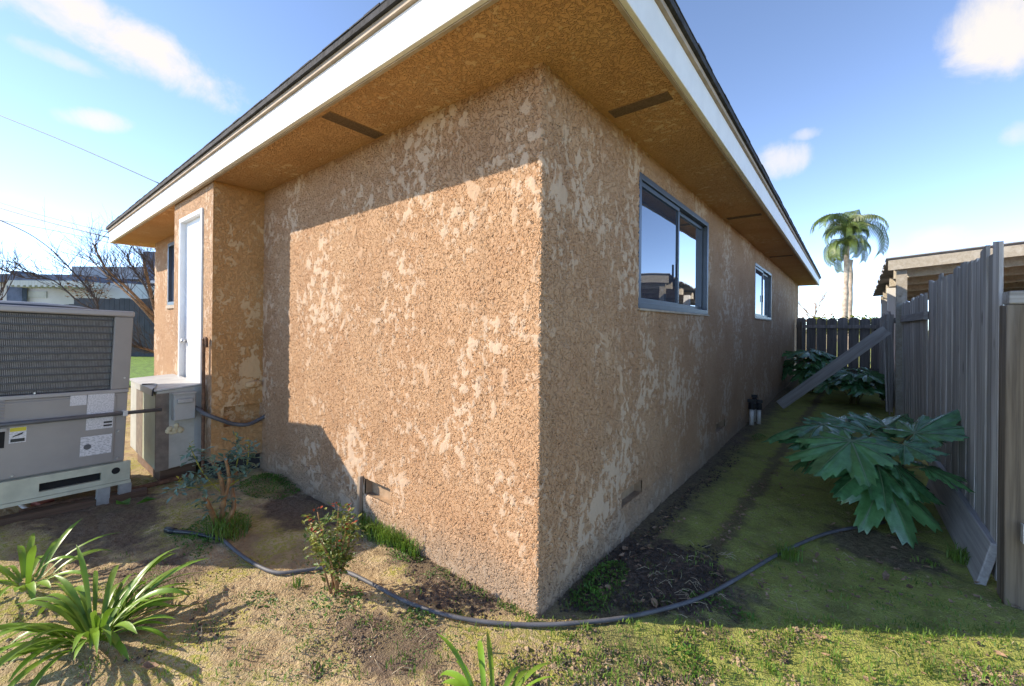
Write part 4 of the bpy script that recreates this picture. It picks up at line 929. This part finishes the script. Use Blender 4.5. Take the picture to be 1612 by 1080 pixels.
bill(-180, 120, dl - .6, zz(453, dl), zz(441, dl), 8, 'roof', 'roof_blue', nl)
for k in range(26):
    x0 = 8 + k * 4.6; bill(x0, x0 + 4.4, dl - 1.6, zz(461, dl) - (.06 if k % 2 else 0), zz(454, dl), .9, 'awning_panel', 'awning', nl)
bill(15, 30, dl - .5, zz(441, dl), zz(436, dl), .6, 'roof_vent', 'roof_blue', nl)
bill(42, 72, dl - .05, zz(476, dl), zz(466, dl), .04, 'window', 'awning', nl); bill(10, 34, dl - .3, zz(486, dl), zz(458, dl), .2, 'door', 'roof_blue', nl)
n2 = thing('neighbour_house', 'cream neighbour house with blue roof behind the bare tree', 'house', (0, 0, 0))
bill(120, 330, 23, 0, zz(444, 23), 5, 'wall', 'neighbour_cream', n2); b_ = bill(112, 340, 22.4, zz(447, 23), zz(428, 23), 6, 'roof', 'roof_grey', n2); bill(224, 300, 21.5, zz(450, 22), zz(404, 22), 4, 'gable', 'roof_blue', n2)
bill(222, 302, 21.3, zz(453, 22), zz(449, 22), .1, 'eave_board', 'neighbour_white', n2)
nf = thing('dark_fence', 'dark board fence across the far left lawn', 'fence', (0, 0, 0))
for k in range(30):
    x0 = 60 + k * 8.0; bill(x0, x0 + 7.6, 16.5, 0, zz(476 if k > 6 else 486, 16.5) + U(-.02, .02), .03, 'board', 'navy_fence', nf)
# bare pruned tree at the far-left house corner
tree = thing('bare_tree', 'leafless pruned tree with orange-brown limbs beyond the air conditioner', 'tree', (0, 0, 0))
limbs = [([(268, 620, 9.3), (262, 560, 9.3), (248, 500, 9.2), (236, 455, 9.1), (226, 410, 9.0)], .09, .035), ([(262, 565, 9.3), (240, 553, 9.0), (212, 545, 8.8)], .05, .03), ([(250, 505, 9.2), (205, 458, 8.8), (165, 420, 8.6), (146, 382, 8.5)], .055, .014), ([(255, 520, 9.2), (215, 475, 9.0), (170, 435, 9.4), (135, 400, 9.5)], .05, .012),
    ([(212, 545, 8.8), (160, 505, 8.6), (150, 470, 8.5), (115, 428, 8.4), (85, 398, 8.4)], .04, .013), ([(180, 500, 8.7), (128, 478, 8.5), (85, 442, 8.4), (40, 438, 8.2), (0, 423, 8.1)], .028, .008), ([(244, 485, 9.2), (228, 450, 9.6), (208, 420, 9.8), (200, 400, 9.9)], .04, .012), ([(240, 470, 9.1), (252, 440, 8.9), (226, 405, 8.8)], .03, .008)]
tw = MB()
for c_, ra, rb in limbs:
    pts = smoothpath([D(*q) for q in c_], 4); n = len(pts)
    MB().tube(pts, [.68 * (ra + (rb - ra) * i / (n - 1)) for i in range(n)], 7).build('limb', 'bark' if ra > .045 else 'twig_dark', tree, True)
    for k in range(34):
        q = pts[int(U(.35, 1) * (n - 1))]; dd = (pts[-1] - pts[max(0, n - 5)]).normalized(); branch(tw, q, dd + Vector((U(-1, 1), U(-1, 1), U(-.4, 1))) * .8, U(.25, .65), U(.004, .010), 2, .1, .6)
tw.build('twigs', 'twig_dark', tree)['kind'] = 'stuff'
dl_ = MB()
for k in range(170): leafy(dl_, D(U(105, 175), U(435, 472), U(8.4, 9.4)), rdir(), U(.05, .1))
dl_.build('dry_leaves', 'dead_leaf', tree)['kind'] = 'stuff'
t2 = thing('bare_tree', 'thin leafless sapling at the far left edge of the view', 'tree', (0, 0, 0)); b_ = MB(); p = D(-8, 520, 7.5)
MB().tube([(p.x, p.y, 0), p, D(2, 470, 7.5)], [.035, .03, .02], 6).build('trunk', 'twig_dark', t2, True)
for k in range(7): branch(b_, D(-4 + k, 480 - 4 * k, 7.5), RGT * U(-.2, 1) + Vector((0, 0, U(.3, 1.2))), U(.4, .7), .010, 2, .2, .4)
b_.build('twigs', 'twig_dark', t2)['kind'] = 'stuff'
# overhead wires
for k, (a_, m_, c_, r_, lb) in enumerate((((-60, 158, 14), (100, 222, 12.5), (258, 292, 11), .014, 'highest overhead wire crossing the sky to the roof'), ((-60, 300, 20), (60, 337, 17), (172, 366, 14), .013, 'thin upper wire of the pair ending at the roof corner'), ((-60, 309, 20), (60, 345, 17), (172, 374, 14), .019, 'thicker lower wire of the pair ending at the roof corner'),
        ((-60, 322, 26), (40, 365, 26), (92, 402, 26), .026, 'slanting wire dropping behind the bare tree'), ((-60, 336, 30), (90, 364, 30), (250, 400, 30), .016, 'faint far wire passing under the eave'), ((-60, 395, 30), (80, 425, 30), (240, 446, 30), .018, 'lowest far wire above the neighbour roofs'))):
    tag(MB().tube(smoothpath([D(*a_), D(*m_), D(*c_)], 8), r_, 5).build('overhead_wire', 'wire_black', None, True), lb, 'wire', 'overhead wires')
